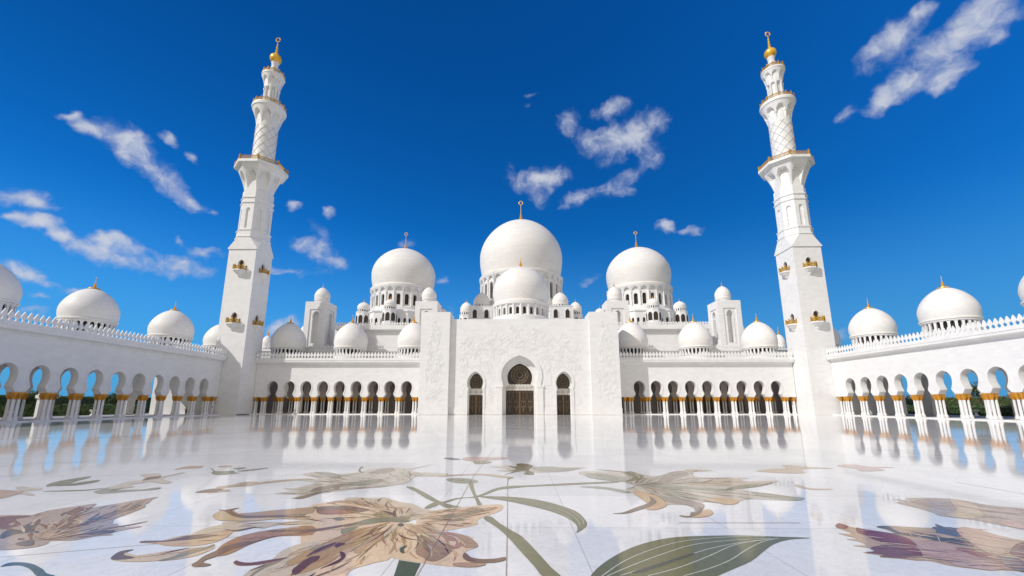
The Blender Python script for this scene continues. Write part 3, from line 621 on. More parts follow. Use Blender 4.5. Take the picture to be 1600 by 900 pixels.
  ('slate2',1,0,1,"-4.58,20.57 -4.2,20.68 -3.69,20.16 -4.01,19.85"),
 ],
 'lily4': [
  ('beigeg',1,0,1,"-2.26,17.82 -1.52,18.16 -1.17,17.84 -0.48,17.65 0.22,17.94 0.71,17.66 1.57,17.68 1.09,17.1 0.54,16.57 -0.21,16.39 -0.84,16.55 -1.48,16.54 -1.92,16.88 -1.5,17.25"),
  ('olived',2,0,1,"-1.62,15.79 -1.27,16.54 -1.49,16.89 -1.16,17.07 -1.52,18.03 -1.17,17.92 -1.17,18.59 -0.93,18.77 -0.58,18.34 -0.5,17.85 -0.73,16.9 -0.53,16.22 -0.6,15.89 -0.9,15.98 -0.79,16.55 -1,16.72"),
  ('sage',2,0,1,"-0.48,17.65 0.21,17.86 0.69,17.47 1.32,17.56 0.78,16.74 0.06,16.56 -0.41,16.73"),
  ('green',1,0,1,"-1.48,15.28 -1.23,15.19 -1.4,14.91 -1.42,13.84 -1.39,12.95 -1.45,13.83 -1.45,14.85"),
 ],
 'flower_fr': [
  ('tan2',1,0,1,"7.79,16.86 8.76,17.42 9.38,17.61 9.7,18.42 10.21,18.3 10.48,18.02 10.81,17.83 11.1,17.45 10.32,17.44 9.75,17.24 9.29,16.37 8.62,16.3 8.08,16.52"),
 ],
 'flower_fr2': [
  ('rose2',1,0,1,"11.94,18.45 12.87,18.68 12.96,18.05 13.61,17.94 13.6,17.67 12.93,17.66 12.73,17.03 11.7,16.81 11.94,17.46 11.78,17.76"),
 ],
 'bloom_r': [
  ('mauve3',1,0,1,"8.77,12.02 8.88,11.97 9.04,11.83 9.21,12.17 9.75,12.23 10.32,12.14 10.48,11.82 10.51,11.41 11.02,11.06 11.36,10.63 10.42,9.46 9.25,9.1 8.96,9.26 8.83,9.71 8.67,10.05 8.33,10.31 8.43,10.59 8.5,11 8.48,11.63 8.79,11.73"),
  ('taupe2',2,0,1,"8.92,11.66 9.43,11.95 9.97,12.11 10.13,11.82 9.39,11.01 8.97,10.88 8.89,11.13 8.92,11.39"),
  ('tan2',2,0,1,"10.29,12.11 10.35,11.54 9.79,10.9 9.3,10.32 8.67,10.1 8.52,10.42 9.27,10.89"),
  ('rose2',2,0,1,"9.02,9.81 9.94,10.12 10.26,9.73 9.59,9.19 9.01,9.31"),
 ],
 'bloom_r2': [
  ('tan3',1,0,1,"5.37,9.43 5.62,9.67 5.66,9.48 5.71,9.35 5.98,9.14 6.18,8.98 6.23,9.27 6.18,9.42 6.49,9.51 6.9,9.41 7.28,9.37 7.6,9.65 7.55,9.42 7.78,9.38 7.95,9.44 8.06,9.34 8.27,9.21 8.08,9.24 8.02,8.84 8.14,8.55 8.09,8.14 7.33,7.27 6.63,6.92 6.43,7.06 6.14,7.13 5.82,7.17 5.57,7.29 5.46,7.48 5.27,7.5 5.1,7.58 4.8,7.65 4.9,7.72 4.69,7.87 4.93,7.91 5,8.1 4.8,8.22 5.03,8.24 5.09,8.43 4.97,8.61 5.19,8.62 5.08,8.96 5.33,8.93"),
  ('wine',2,0,1,"5.37,9.43 5.62,9.67 5.64,9.46 5.45,9.26 5.35,9.3"),
  ('wine2',2,0,1,"5.73,9.35 5.8,9.22 5.95,9.1 6.11,8.9 6.12,8.59 5.87,8.17 5.66,8.27 5.44,8.4 5.5,8.81 5.49,9.01"),
  ('plum',2,0,1,"5,8.1 5.4,8.27 5.67,8.24 5.81,8.11 5.61,7.79 5.44,7.65 5.13,7.61 4.81,7.67 4.95,7.75 4.74,7.87 4.95,7.94"),
  ('wine2',3,0,1,"5.57,8.17 5.78,8.07 5.58,7.76 5.51,7.91"),
  ('slate',2,0,1,"6.18,9.42 6.46,9.48 6.33,9.1 6.45,8.94 6.88,8.87 6.76,8.68 7.14,8.64 6.87,8.19 6.72,8.25 6.6,8.46 6.51,8.53 6.44,8.75 6.21,8.9 6.25,9.23"),
  ('slate2',2,0,1,"7.26,9.37 7.4,9.42 7.72,9.33 7.22,8.76 7.05,8.95 6.98,9.03"),
  ('slate2',2,0,1,"7.58,9.65 7.55,9.42 7.52,9.29 7.41,9.37"),
  ('ochre3',2,0,1,"6.51,9.48 6.86,9.36 7.22,9.33 6.97,9 6.76,9.15 6.53,9.27"),
  ('tan4',3,0,1,"7.67,9.29 8.02,9.29 8.02,8.84 8.01,8.51 7.37,8 6.89,7.81 6.8,7.99 7.12,8.53 7.29,8.83"),
  ('wine3',3,0,1,"6.48,8.12 6.68,8.09 6.66,7.87 6.5,7.6 6.41,7.75 6.41,7.96"),
  ('rose3',2,0,1,"6.14,8.59 6.42,8.38 6.55,8.12 6.48,7.69 6.47,7.26 6.43,7.06 6.15,7.3 5.89,7.62 5.6,7.73 5.94,8.24"),
  ('rose2',3,0,1,"5.78,7.51 6.12,7.46 6.3,7.2 6,7.1 5.82,7.17 5.67,7.3"),
  ('slate3',3,0,1,"6.75,7.72 6.96,7.7 6.91,7.31 7.05,7.12 6.81,6.92 6.4,7.03 6.43,7.31"),
  ('plum',3,0,1,"7.12,7.87 8.06,8.48 8.15,8.01 7.3,7.32 7.13,7.58"),
  ('cream2',4,0.01,1,"6.47,8.98 6.35,8.82 6.36,8.71 6.6,8.86"),
  ('cream2',4,0.01,1,"6.44,8.75 6.68,8.9 6.86,8.87 6.6,8.53"),
  ('cream2',4,0.01,1,"6.71,8.67 6.55,8.45 6.74,8.49"),
  ('cream2',4,0.01,1,"5.72,8.24 5.79,8.17 6.22,8.18 6.35,7.99"),
  ('cream2',4,0.01,1,"4.81,8.24 5.07,8.26 5.31,8.16"),
 ],
 'bloom_l': [
  ('mauve3',1,0,1,"-13.28,9.82 -12.73,10.07 -12.1,10.11 -12.09,10.22 -12.12,10.58 -11.94,10.88 -11.74,11.24 -11.52,11.04 -11.4,10.84 -11.25,11.11 -11.09,11.47 -10.92,11.85 -10.79,12.04 -10.66,11.7 -10.4,11.26 -10.34,11.06 -10.13,10.86 -9.94,10.19 -9.87,9.81 -9.59,9.46 -9.47,9.44 -9.26,9.27 -9.05,9.62 -8.98,9.55 -9.16,9.2 -8.84,9.26 -8.78,9.19 -8.94,8.96 -8.97,8.75 -8.83,8.67 -8.91,8.63 -9.09,8.57 -9.21,8.35 -9.46,8.31 -9.64,8.29 -9.52,8.13 -9.56,7.92 -9.96,7.78 -10.61,7.78"),
  ('tan3',2,0,1,"-10.64,8.98 -10.51,9.35 -10.17,9.55 -10.02,9.97 -10.17,10.8 -10.31,11.06 -10.72,11.05 -10.8,10.48 -10.76,9.85 -10.78,9.35"),
  ('slate',2,0,1,"-10.9,8.56 -11.2,8.93 -10.99,8.98 -11.2,9.25 -11.02,9.25 -10.57,8.81 -10.75,8.69 -10.67,8.41"),
  ('plum',2,0,1,"-12.5,9.88 -12.13,10.05 -11.92,9.94 -11.98,9.73 -11.41,9.34 -11.35,9.06 -11.51,9.06"),
  ('brown',3,0,1,"-11.45,10.29 -11.71,10.77 -11.59,10.84 -11.27,10.41 -11.15,10.12"),
  ('brown',3,0,1,"-10.5,10.42 -10.6,10.79 -10.43,11.12 -10.29,10.79 -10.26,10.42"),
  ('brown2',3,0,1,"-10.48,9.07 -10.67,9.45 -10.63,9.7 -10.4,9.4 -9.98,9.36 -10.22,9.08"),
  ('slate3',3,0,1,"-9.74,8.7 -9.57,8.83 -9.52,9 -9.27,8.96 -8.99,8.88 -9.08,8.71 -9.4,8.68"),
  ('slate3',3,0,1,"-10.09,8.12 -10.08,8.34 -9.97,8.31 -9.69,8.06 -9.79,7.99"),
  ('tan3',2,0,1,"-10.45,8.73 -10.15,8.82 -9.59,8.62 -9.49,8.39 -9.73,8.35 -10.11,8.49"),
  ('slate3',3,0,1,"-10.43,9.75 -10.31,9.91 -10.08,9.88 -10.16,9.7"),
 ],
 'circle_l': [
  ('teal',1,0,1,"-9.05,7.04 -9.12,7.2 -8.94,7.23 -8.66,7.15 -8.29,6.95 -8.07,6.8 -7.84,6.71 -7.88,6.66 -8.07,6.68 -8.47,6.94 -8.82,7.1 -8.99,7.07"),
 ],
 'vine_l': [
  ('green',1,0,1,"-15.45,13.48 -15.81,13.9 -16.03,14.47 -16.03,14.96 -15.9,15.3 -15.67,15.04 -15.41,14.36 -15.13,13.91 -15.12,14.25 -14.93,14.61 -14.63,14.26 -14.64,13.81 -14.78,13.6 -15.26,13.53 -15.33,13.49"),
  ('olive',1,0,1,"-14.72,12.72 -14.25,12.88 -13.64,13.02 -13.43,13.27 -13.51,12.89 -14.1,12.73"),
  ('sage',1,0,1,"-13.22,12.74 -13.37,13.21 -13.35,13.51 -12.77,13.52 -12.82,13.03 -12.14,13.04 -11.97,13.33 -11.77,13.33 -11.68,12.99 -12.11,12.79 -12.46,12.57 -12.76,12.43 -13.04,12.57"),
  ('beigeg',2,0,1,"-13.3,13.21 -13.44,13.62 -13.66,14.39 -13.43,14.51 -13.49,14.87 -14.48,15.65 -14.04,15.94 -13.38,15.26 -13.42,16.09 -13.27,16.18 -13.17,15.67 -13.07,14.88 -12.24,14.29 -12.22,13.95 -12.9,14.28 -13.03,14.05 -13.15,13.73 -12.71,13.46 -12.94,13.08"),
  ('brown',3,0,1,"-13.39,14.51 -13.71,15.12 -13.45,15.34 -13.19,14.88 -13.29,14.63"),
 ],
 'flower_l': [
  ('beigeg',1,0,1,"-16.48,12.98 -15.92,12.89 -15.66,12.89 -16.2,13.31 -16.15,13.48 -15.73,13.28 -15.24,13.19 -15.03,12.9 -15.24,12.75 -14.45,12.29 -14.37,12.12 -14.94,12.36 -14.86,12.11 -14.73,11.72 -14.93,11.71"),
  ('tan3',2,0,1,"-16.04,12.79 -15.67,12.8 -15.31,12.62 -15.37,12.8 -14.98,12.4 -14.9,12.03 -14.92,11.87"),
 ],
 'vine_l2': [
  ('tan3',1,0,1,"-14.21,16.85 -14.42,17.7 -14.04,17.88 -13.78,17.81 -13.53,17.26 -13.97,17.12"),
  ('green',1,0,1,"-13.08,17.2 -12.84,17.03 -12.43,16.56 -12.1,16.5 -11.8,16.63 -11.43,16.21 -11.18,16.12 -11.49,15.75 -11.85,15.74 -12.25,16.11 -12.5,16.56"),
  ('green',1,0,1,"-12.18,17.21 -11.96,17.48 -11.77,17.35 -11.81,16.95"),
  ('green',1,0,1,"-11.62,16.57 -11.37,16.96 -10.94,17.4 -10.91,17.09 -11.24,16.51"),
  ('tan3',1,0,1,"-13.14,17.71 -13.06,17.97 -12.74,17.97 -12.56,17.55 -12.82,17.47"),
 ],
}
# ------------------------------------------------------------------ ground and courtyard
g = MB(); R = 4000
g.add([(R*cos(2*pi*i/48), R*sin(2*pi*i/48), -0.30) for i in range(48)], [tuple(range(48))]); struct(g.build('ground', 'sand', sharp=0))
g = MB().box(-71.2, 71.6, -45, 106.6, -0.25, 0.0); struct(g.build('courtyard_floor', 'floor', sharp=0))
ST = 0.16
# stone steps that carry the colonnades
for nm_, bx in (('shade_toned_paving', (-90.5,-71.3,28.3,100.4)), ('shade_toned_paving', (71.7,91,28.3,100.4)), ('shade_toned_paving', (-90.5,-66.8,107,118.5)), ('shade_toned_paving', (66.8,91,107,118.5)), ('shade_toned_paving', (-66.3,-24.9,107.0,118.5)), ('shade_toned_paving', (23.6,66.3,107.0,118.5))):
    g = MB(); g.box(bx[0], bx[1], bx[2], bx[3], 0.1, ST+0.005); struct(g.build(nm_, 'paving', sharp=0))
g = MB(); g.box(-91, -70.3, 28, 100.6, -0.28, ST); g.box(-91, -66.66, 100.6, 119, -0.28, ST-0.004); struct(g.build('arcade_platform', 'trim', sharp=0))
g = MB(); g.box(70.75, 91.4, 28, 100.6, -0.28, ST); g.box(66.66, 91.4, 100.6, 119, -0.28, ST-0.004); struct(g.build('arcade_platform', 'trim', sharp=0))
g = MB(); g.box(-66.6, -24.6, 105.2, 119, -0.28, ST); g.box(23.3, 66.6, 105.2, 119, -0.28, ST); struct(g.build('arcade_platform', 'trim', sharp=0))
for sx in (-1, 1):
    g = MB(); x0, x1 = (91.4, 400) if sx > 0 else (-400, -91)
    g.box(x0, x1, -60, 400, -0.29, -0.2); struct(g.build('lawn', 'lawn', sharp=0))
    g = MB(); x0, x1 = (97, 99.4) if sx > 0 else (-99, -96.6)
    g.box(x0, x1, -40, 200, -0.2, -0.05); x0, x1 = (91.45, 96) if sx > 0 else (-95.6, -91.05)
    g.box(x0, x1, -40, 200, -0.2, -0.1); struct(g.build('garden_path', 'kerb', sharp=0))
# ------------------------------------------------------------------ inlaid stone in the floor
def flat(mb, pts, z):
    mb.add([(x, y, z) for x, y in pts], [tuple(range(len(pts)))])
def ribbon(mb, pts, w, z):
    vs = []; m = len(pts)
    for i, p in enumerate(pts):
        a = pts[max(i-1, 0)]; b = pts[min(i+1, m-1)]; tx, ty = b[0]-a[0], b[1]-a[1]; L = sqrt(tx*tx+ty*ty) or 1
        nx, ny = -ty/L*w/2, tx/L*w/2; vs += [(p[0]+nx, p[1]+ny, z), (p[0]-nx, p[1]-ny, z)]
    mb.add(vs, [(2*i, 2*i+1, 2*i+3, 2*i+2) for i in range(m-1)])
INL = {
 'lily': ('inlaid_lily', 'large golden beige lily inlaid in the marble floor, with ochre and maroon streaks', 'inlaid flower'),
 'stem4': ('inlaid_tendril', 'short dark green inlaid stem piece below the golden lily', 'inlaid stem'),
 'stem1': ('inlaid_tendril', 'thick olive inlaid stem running past the golden lily tip toward the viewer', 'inlaid stem'),
 'stem2': ('inlaid_tendril', 'two crossing grey green inlaid stems between the pale lilies', 'inlaid stem'),
 'leaf1': ('inlaid_leaf', 'curled narrow olive leaf inlaid with thin pale veins, tip bent down', 'inlaid leaf'),
 'leaf2': ('inlaid_leaf', 'broad dark olive leaf inlaid with cream veins, nearest the viewer', 'inlaid leaf'),
 'lily2': ('inlaid_lily', 'pale beige and grey lily with curled lower petals inlaid right of the curled leaf', 'inlaid flower'),
 'lily3': ('inlaid_lily', 'pale taupe lily inlaid beyond the large golden lily', 'inlaid flower'),
 'flower_far': ('inlaid_flower', 'small pink and olive flower inlaid farthest out before the gateway', 'inlaid flower'),
 'lily4': ('inlaid_flower', 'small olive brown flower with sage petals inlaid in front of the central door', 'inlaid flower'),
 'flower_fr': ('inlaid_flower', 'small tan star flower inlaid far out, left of the pink one', 'inlaid flower'),
 'flower_fr2': ('inlaid_flower', 'small dusty pink flower inlaid far out, right of the tan one', 'inlaid flower'),
 'bloom_r': ('inlaid_bloom', 'pale mauve ragged bloom inlaid behind the wine red bloom', 'inlaid flower'),
 'bloom_r2': ('inlaid_bloom', 'wine red, navy and tan ragged bloom inlaid at the right edge', 'inlaid flower'),
 'bloom_l': ('inlaid_bloom', 'broad brown and mauve bloom with slate streaks inlaid at the left edge', 'inlaid flower'),
 'circle_l': ('inlaid_scroll', 'teal curved scroll inlaid in the near left corner', 'inlaid scroll'),
 'vine_l': ('inlaid_vine', 'thin vine with curved grey green leaves and a beige blossom inlaid at left', 'inlaid vine'),
 'flower_l': ('inlaid_flower', 'small peach flower inlaid at the far left end of the vine', 'inlaid flower'),
 'vine_l2': ('inlaid_vine', 'small sprig of grey green leaves with tan buds inlaid beyond the vine', 'inlaid vine')}
PARTN = {'maroon': 'streak', 'maroon2': 'petal_tip', 'cream': 'leaf_vein', 'cream2': 'petal_outline', 'pale': 'leaf_vein', 'brown': 'petal_edge', 'green': 'stamens', 'slate': 'flower_centre', 'dgreen': 'sepal'}
THING = {}
for ki, (key, items) in enumerate(INLAY.items()):
    nm, lab, cat = INL[key]
    pr = [tuple(map(float, q.split(','))) for it in items for q in it[4].split()]
    cx = sum(p[0] for p in pr)/len(pr); cy = sum(p[1] for p in pr)/len(pr)
    t = empty(nm, (cx, cy, 0.0), lab, cat); THING[key] = t
    seam = MB()
    for ii, (colr, ly, w, sm, s) in enumerate(items):
        pts = [tuple(map(float, q.split(','))) for q in s.split()]
        z = 0.004 + 0.0012*ly + 0.00003*ii + 0.0000007*ki
        mb = MB()
        if w: ribbon(mb, catmull(pts, False), w, z); pn = 'leaf_vein' if 'leaf' in key else 'petal_outline'
        else:
            op = catmull(pts, True, 3) if sm else pts; flat(mb, op, z)
            if ly > 1: ribbon(seam, list(op)+[op[0]], 0.006, 0.0092+0.00001*ii)
            pn = PARTN.get(colr, 'petal') if ('lily' in key or 'bloom' in key or 'flower' in key) else ('leaf_blade' if 'leaf' in key else ('vine_leaf' if 'vine' in key else 'stem_band'))
        mb.build(pn, IM(colr), t, sharp=0)
    if seam.v: seam.build('seam_line', IM('seam'), t, sharp=0)
def inside(p, poly):
    x, y = p; r = False; n = len(poly)
    for i in range(n):
        x1, y1 = poly[i]; x2, y2 = poly[i-1]
        if (y1 > y) != (y2 > y) and x < (x2-x1)*(y-y1)/(y2-y1)+x1: r = not r
    return r
def streaks(key, centre, n, Ls, ws, tones, seed):
    rnd = random.Random(seed); t = THING[key]; sets = {k: MB() for k in tones}
    polys = [catmull([tuple(map(float, q.split(','))) for q in it[4].split()], True, 3) if it[3] else [tuple(map(float, q.split(','))) for q in it[4].split()] for it in INLAY[key] if it[1] == 1 and not it[2]]
    done = 0; tries = 0
    while done < n and tries < n*40:
        tries += 1
        po = rnd.choice(polys); q = rnd.choice(po); w = rnd.random()**.7
        p = (centre[0]+(q[0]-centre[0])*w, centre[1]+(q[1]-centre[1])*w)
        if not inside(p, po): continue
        a = atan2(p[1]-centre[1], p[0]-centre[0])+rnd.gauss(0, .12); L = rnd.uniform(*Ls); W_ = rnd.uniform(*ws); cur = rnd.gauss(0, .5)/L
        pts = []; x, y = p; ok = True
        for i in range(9):
            pts.append((x, y)); x += cos(a)*L/8; y += sin(a)*L/8; a += cur*L/8
            if not inside((x, y), po): ok = False; break
        if not ok: continue
        k = rnd.choice(list(tones)); z = 0.0079+0.0008*rnd.random(); mb = sets[k]; vs = []
        for i, (x, y) in enumerate(pts):
            b_ = pts[min(i+1, 8)]; a_ = pts[max(i-1, 0)]; tx, ty = b_[0]-a_[0], b_[1]-a_[1]; l = sqrt(tx*tx+ty*ty); h = W_*sin(pi*(i+.15)/8.3)*.5
            vs += [(x-ty/l*h, y+tx/l*h, z), (x+ty/l*h, y-tx/l*h, z)]
        mb.add(vs, [(2*i, 2*i+1, 2*i+3, 2*i+2) for i in range(8)]); done += 1
    print('streaks', key, done)
    al = MB(); idx = []
    for mi, (k, mb) in enumerate(sets.items()): al.add(mb.v, mb.f); idx += [mi]*len(mb.f)
    o = al.build('petal_streaks', IM(tones[0]), t, sharp=0)
    for k in tones[1:]: o.data.materials.append(IM(k))
    if len(o.data.polygons) == len(idx): o.data.polygons.foreach_set('material_index', idx)
streaks('lily', (-3.7, 9.87), 330, (.25, 1.3), (.012, .075), ('tan', 'brown', 'olive', 'beige', 'rust', 'maroon', 'ochre', 'gold'), 1)
streaks('lily2', (2.5, 13.94), 150, (.3, 1.6), (.015, .09), ('taupe', 'sage', 'olive', 'tan2', 'brown'), 2)
streaks('lily3', (-4.48, 13.95), 260, (.15, .7), (.015, .06), ('taupe', 'sage', 'tan2', 'brown'), 3)
streaks('bloom_l', (-9.9, 8.2), 130, (.25, 1.2), (.015, .08), ('brown', 'slate3', 'plum', 'tan3', 'beige'), 4)
streaks('bloom_r2', (8.6, 6.9), 130, (.2, .9), (.012, .05), ('wine', 'slate', 'cream2', 'rose3', 'tan3'), 5)
streaks('bloom_r', (11.6, 9.1), 70, (.25, .9), (.015, .05), ('taupe2', 'rose2', 'brown', 'cream2'), 6)
streaks('vine_l', (-13.5, 14.8), 20, (.2, .5), (.015, .05), ('brown', 'tan2'), 7)
for nm, k, z, w, pl in (('drain_line','strip',.0051,.35,[(-70.8,61.0),(-45,64.0),(-25,65.6)]), ('border_line','strip2',.0043,.16,[(-32.5,32.4),(-30.47,35.06),(-24.65,39.17),(-16.9,43.2)]),
        ('border_line','strip3',.0047,.10,[(29.4,39.9),(32.1,29.5)]), ('border_line','strip3',.0044,.03,[(12.9,14.6),(13.0,12.0)]),
        ('slab_joint','joint',.0118,.012,[(-1.42,13.48),(-1.33,9.5),(-1.26,5.8)]), ('slab_joint','joint',.0049,.03,[(2.27,9.67),(4.83,9.7)]),
        ('slab_joint','joint',.0121,.012,[(-2.4,25.2),(-2.65,15.5),(-2.59,9.6),(-2.57,5.8)]), ('slab_joint','joint',.0041,.012,[(-9.55,7.45),(-7.65,8.12),(-5.38,8.97)])):
    mb = MB(); ribbon(mb, pl, w, z); struct(mb.build(nm, IM(k), sharp=0))
# ------------------------------------------------------------------ columns (one mesh shared by every column)
cm = MB(); cm.lathe([(0.36,0),(0.36,0.10),(0.31,0.13),(0.31,0.34),(0.27,0.40),(0.27,0.46),(0.235,0.50),(0.195,0.56),(0.185,1.6),(0.17,2.9),(0.17,2.96)], 12)
COLM = cm.build('column', 'shaft'); cm = MB()
cm.lathe([(0.19,0),(0.21,0.05),(0.19,0.10),(0.20,0.16),(0.235,0.34),(0.30,0.60),(0.345,0.80),(0.345,0.86)], 10)
for k in range(8):
    a = k*pi/4; cm.tube([(0.20*cos(a),0.20*sin(a),0.12),(0.30*cos(a),0.30*sin(a),0.42),(0.40*cos(a),0.40*sin(a),0.66),(0.35*cos(a),0.35*sin(a),0.72)], [0.03,0.05,0.05,0.02], 5)
cm.box(-0.33, 0.33, -0.33, 0.33, 0.84, 1.0)
CAPM = cm.build('capital', 'gold_cap', COLM); CAPM.location = (0, 0, 2.96)
COL_PROTO = COLM; used_proto = [False]
def column(parent, x, y, z=ST):
    if not used_proto[0]:
        used_proto[0] = True; COLM.parent = parent; COLM.location = Vector((x, y, z))-wloc(parent); return COLM
    c = COLM.copy(); COL.objects.link(c); c.parent = parent; c.location = Vector((x, y, z))-wloc(parent)
    d = CAPM.copy(); COL.objects.link(d); d.parent = c; return c
# ------------------------------------------------------------------ small roof dome
def roof_dome(parent, x, y, zr, R=4.25, zb=17.25, zt=23.85, fz=26.1, nb=26, drum=True, skirt=0.95, name='dome'):
    o = (x, y, zr)
    mb = MB()
    P = [(R*0.93, zb-0.66), (R*0.965, zb-0.64), (R*0.975, zb-0.46), (R*0.95, zb-0.40), (R*1.0, zb-0.34), (R*1.005, zb-0.12), (R*0.965, zb-0.06), (R*0.955, zb)]
    P += dome_prof(R, zb, zt)
    mb.lathe([(r, z) for r, z in P], 64, (x, y)); d = mb.build(name, 'dome', parent, o, sharp=28)
    mb = MB(); finial(mb, (x, y), zt, fz-zt, False, skirt); mb.build('finial', 'gold', d, (x, y, zt))
    if drum:
        mb = MB(); r = R*0.925
        zd = max(zr+0.02, zb-2.5)
        fm = lambda u, v, z: (x+(r-v)*cos(u/r), y+(r-v)*sin(u/r), z)
        s = 2*pi*r/nb
        mb.lathe([(r, zr), (r, zd)], 52, (x, y), cap=False)
        arch_bays(mb, nb, s, 0, zb-0.6, round_arch(s*0.31, zd, zb-0.68, 0.2, 4), 0.3, fm)
        mb.build('drum', 'trim', d, o)
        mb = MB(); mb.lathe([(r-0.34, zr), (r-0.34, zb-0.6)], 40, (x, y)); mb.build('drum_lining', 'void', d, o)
    return d
# ------------------------------------------------------------------ arcades
def arcade(name, label, side, yA, fmW, n, u0, uA, uB, loc, depth, rows, dome_u, rear, s=4.174):
    """fmW(u, v, z) -> world; v=0 is the courtyard face, growing outward"""
    t = empty(name, loc, label, 'arcade')
    mb = MB(); zt = 13.0
    arch_bays(mb, n, s, u0, zt, KEY, 1.2, fmW, frame=0.07, fw=0.26)
    for a, b in ((uA, u0), (u0+n*s, uB)):
        if b-a > 0.05:
            p = [fmW(a,0,4.15), fmW(b,0,4.15), fmW(b,1.2,4.15), fmW(a,1.2,4.15), fmW(a,0,zt), fmW(b,0,zt), fmW(b,1.2,zt), fmW(a,1.2,zt)]
            mb.add(p, [(0,3,2,1),(4,5,6,7),(0,1,5,4),(1,2,6,5),(2,3,7,6),(3,0,4,7)])
    mb.build('wall', 'wall', t)
    # roof slab + ceiling
    def fbox(m, a, b, v0, v1, z0, z1):
        p = [fmW(a,v0,z0), fmW(b,v0,z0), fmW(b,v1,z0), fmW(a,v1,z0), fmW(a,v0,z1), fmW(b,v0,z1), fmW(b,v1,z1), fmW(a,v1,z1)]
        m.add(p, [(0,3,2,1),(4,5,6,7),(0,1,5,4),(1,2,6,5),(2,3,7,6),(3,0,4,7)])
    mb = MB(); fbox(mb, uA, uB, 1.205, depth-0.005, 11.4, 13.35); mb.build('roof', 'trim', t)
    # cornice: bed mould, sloping soffit, fascia
    mb = MB()
    sec = [(0.0,12.15),(-0.12,12.2),(-0.2,12.42),(-0.85,12.62),(-0.9,12.7),(-0.9,13.05),(-0.98,13.12),(-0.98,13.4),(1.2,13.4),(1.2,13.0),(0.0,13.0)]
    m = len(sec); vs = [fmW(uA, v, z) for v, z in sec] + [fmW(uB, v, z) for v, z in sec]
    mb.add(vs, [tuple(range(m)), tuple(range(2*m-1, m-1, -1))] + [(i, (i+1) % m, (i+1) % m+m, i+m) for i in range(m)])
    mb.build('cornice', 'trim', t, sharp=20)
    mb = MB(); merlons(mb, uA, uB, 13.4, 1.85, 0.13, 0.80, lambda u, v, z: fmW(u, v-0.86, z)); mb.build('parapet', 'trim', t, sharp=0)
    # inner / outer rows
    for (v, thick, kind) in rows:
        mb = MB()
        if kind == 'arch':
            arch_bays(mb, n, s, u0, 11.4, KEY if rear else KEYW, thick, lambda u, w, z: fmW(u, w+v, z), frame=0.05, fw=0.22)
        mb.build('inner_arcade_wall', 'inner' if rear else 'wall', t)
    # columns
    for i in range(n+1):
        u = u0+i*s
        for du in (-0.32, 0.32):
            for v in (0.28, 0.90):
                x, y, _ = fmW(u+du, v, 0); column(t, x, y)
            for (v, thick, kind) in rows:
                x, y, _ = fmW(u+du, v+thick/2, 0); column(t, x, y)
    for q in (1, 2):
        if q == 1 and uB-(u0+n*s) > 1.2: x, y, _ = fmW(u0+n*s+(1.9 if uB-(u0+n*s) > 2.2 else 1.4), 0.3, 0); column(t, x, y); x, y, _ = fmW(u0+n*s+(1.9 if uB-(u0+n*s) > 2.2 else 1.4), 0.93, 0); column(t, x, y)
        if q == 2 and u0-uA > 1.2: x, y, _ = fmW(u0-1.5, 0.3, 0); column(t, x, y); x, y, _ = fmW(u0-1.5, 0.93, 0); column(t, x, y)
    return t, fbox
s = 4.174
# ---- side arcades
for sx, W_, lab in ((-1, 71.5, 'long white arcade in shade along the left of the courtyard, domes on its roof'), (1, 71.95, 'long sunlit white arcade along the right of the courtyard, domes on its roof')):
    fm = (lambda W_, sx: lambda u, v, z: (sx*(W_+v), u, z))(W_, sx)
    yend = 97.6; n = 15; u0 = yend-n*s; OUT = 14.6
    t, fbox = arcade('side_arcade', lab, sx, 0, fm, n, u0, u0-0.6, 100.48, (sx*(W_+8), 66, 0), OUT+1.1, [(4.1, 0.45, 'arch')], None, False)
    mb = MB()
    for yp in (43.8, 60.5, 77.2, 93.9): fbox(mb, yp-1.0, yp+1.0, OUT-.2, OUT+0.9, 0.165, 9.6); fbox(mb, yp-1.25, yp+1.25, OUT-.4, OUT+1.05, 3.5, 4.1)
    fbox(mb, u0-0.6, 100.5, OUT-.3, OUT+1.0, 9.6, 11.4); mb.build('outer_pier', 'trim', t)
    # corner block behind the minaret
    mb = MB(); fbox(mb, 100.5, 118.6, 2.3, OUT+1.1, 0.16, 13.3); mb.build('corner_block', 'wall', t)
    mb = MB(); fbox(mb, 100.52, 118.6, 2.15, OUT+1.3, 13.3, 13.5); mb.build('roof_edge', 'trim', t)
    mb = MB(); fbox(mb, u0-0.7, 100.5, 1.25, OUT+1.0, 13.36, 13.42); mb.build('roof_paving', 'trim', t)
    for k in range(5):
        roof_dome(t, *(((-80.5,112.2),(-80.8,95.5),(-81,76.6),(-81,60.0),(-81,43.2)) if sx < 0 else ((78.6,112.2),(78.6,95.5),(78.6,78.2),(78.6,61.3),(78.6,44.5)))[k], 13.4, zb=17.75)
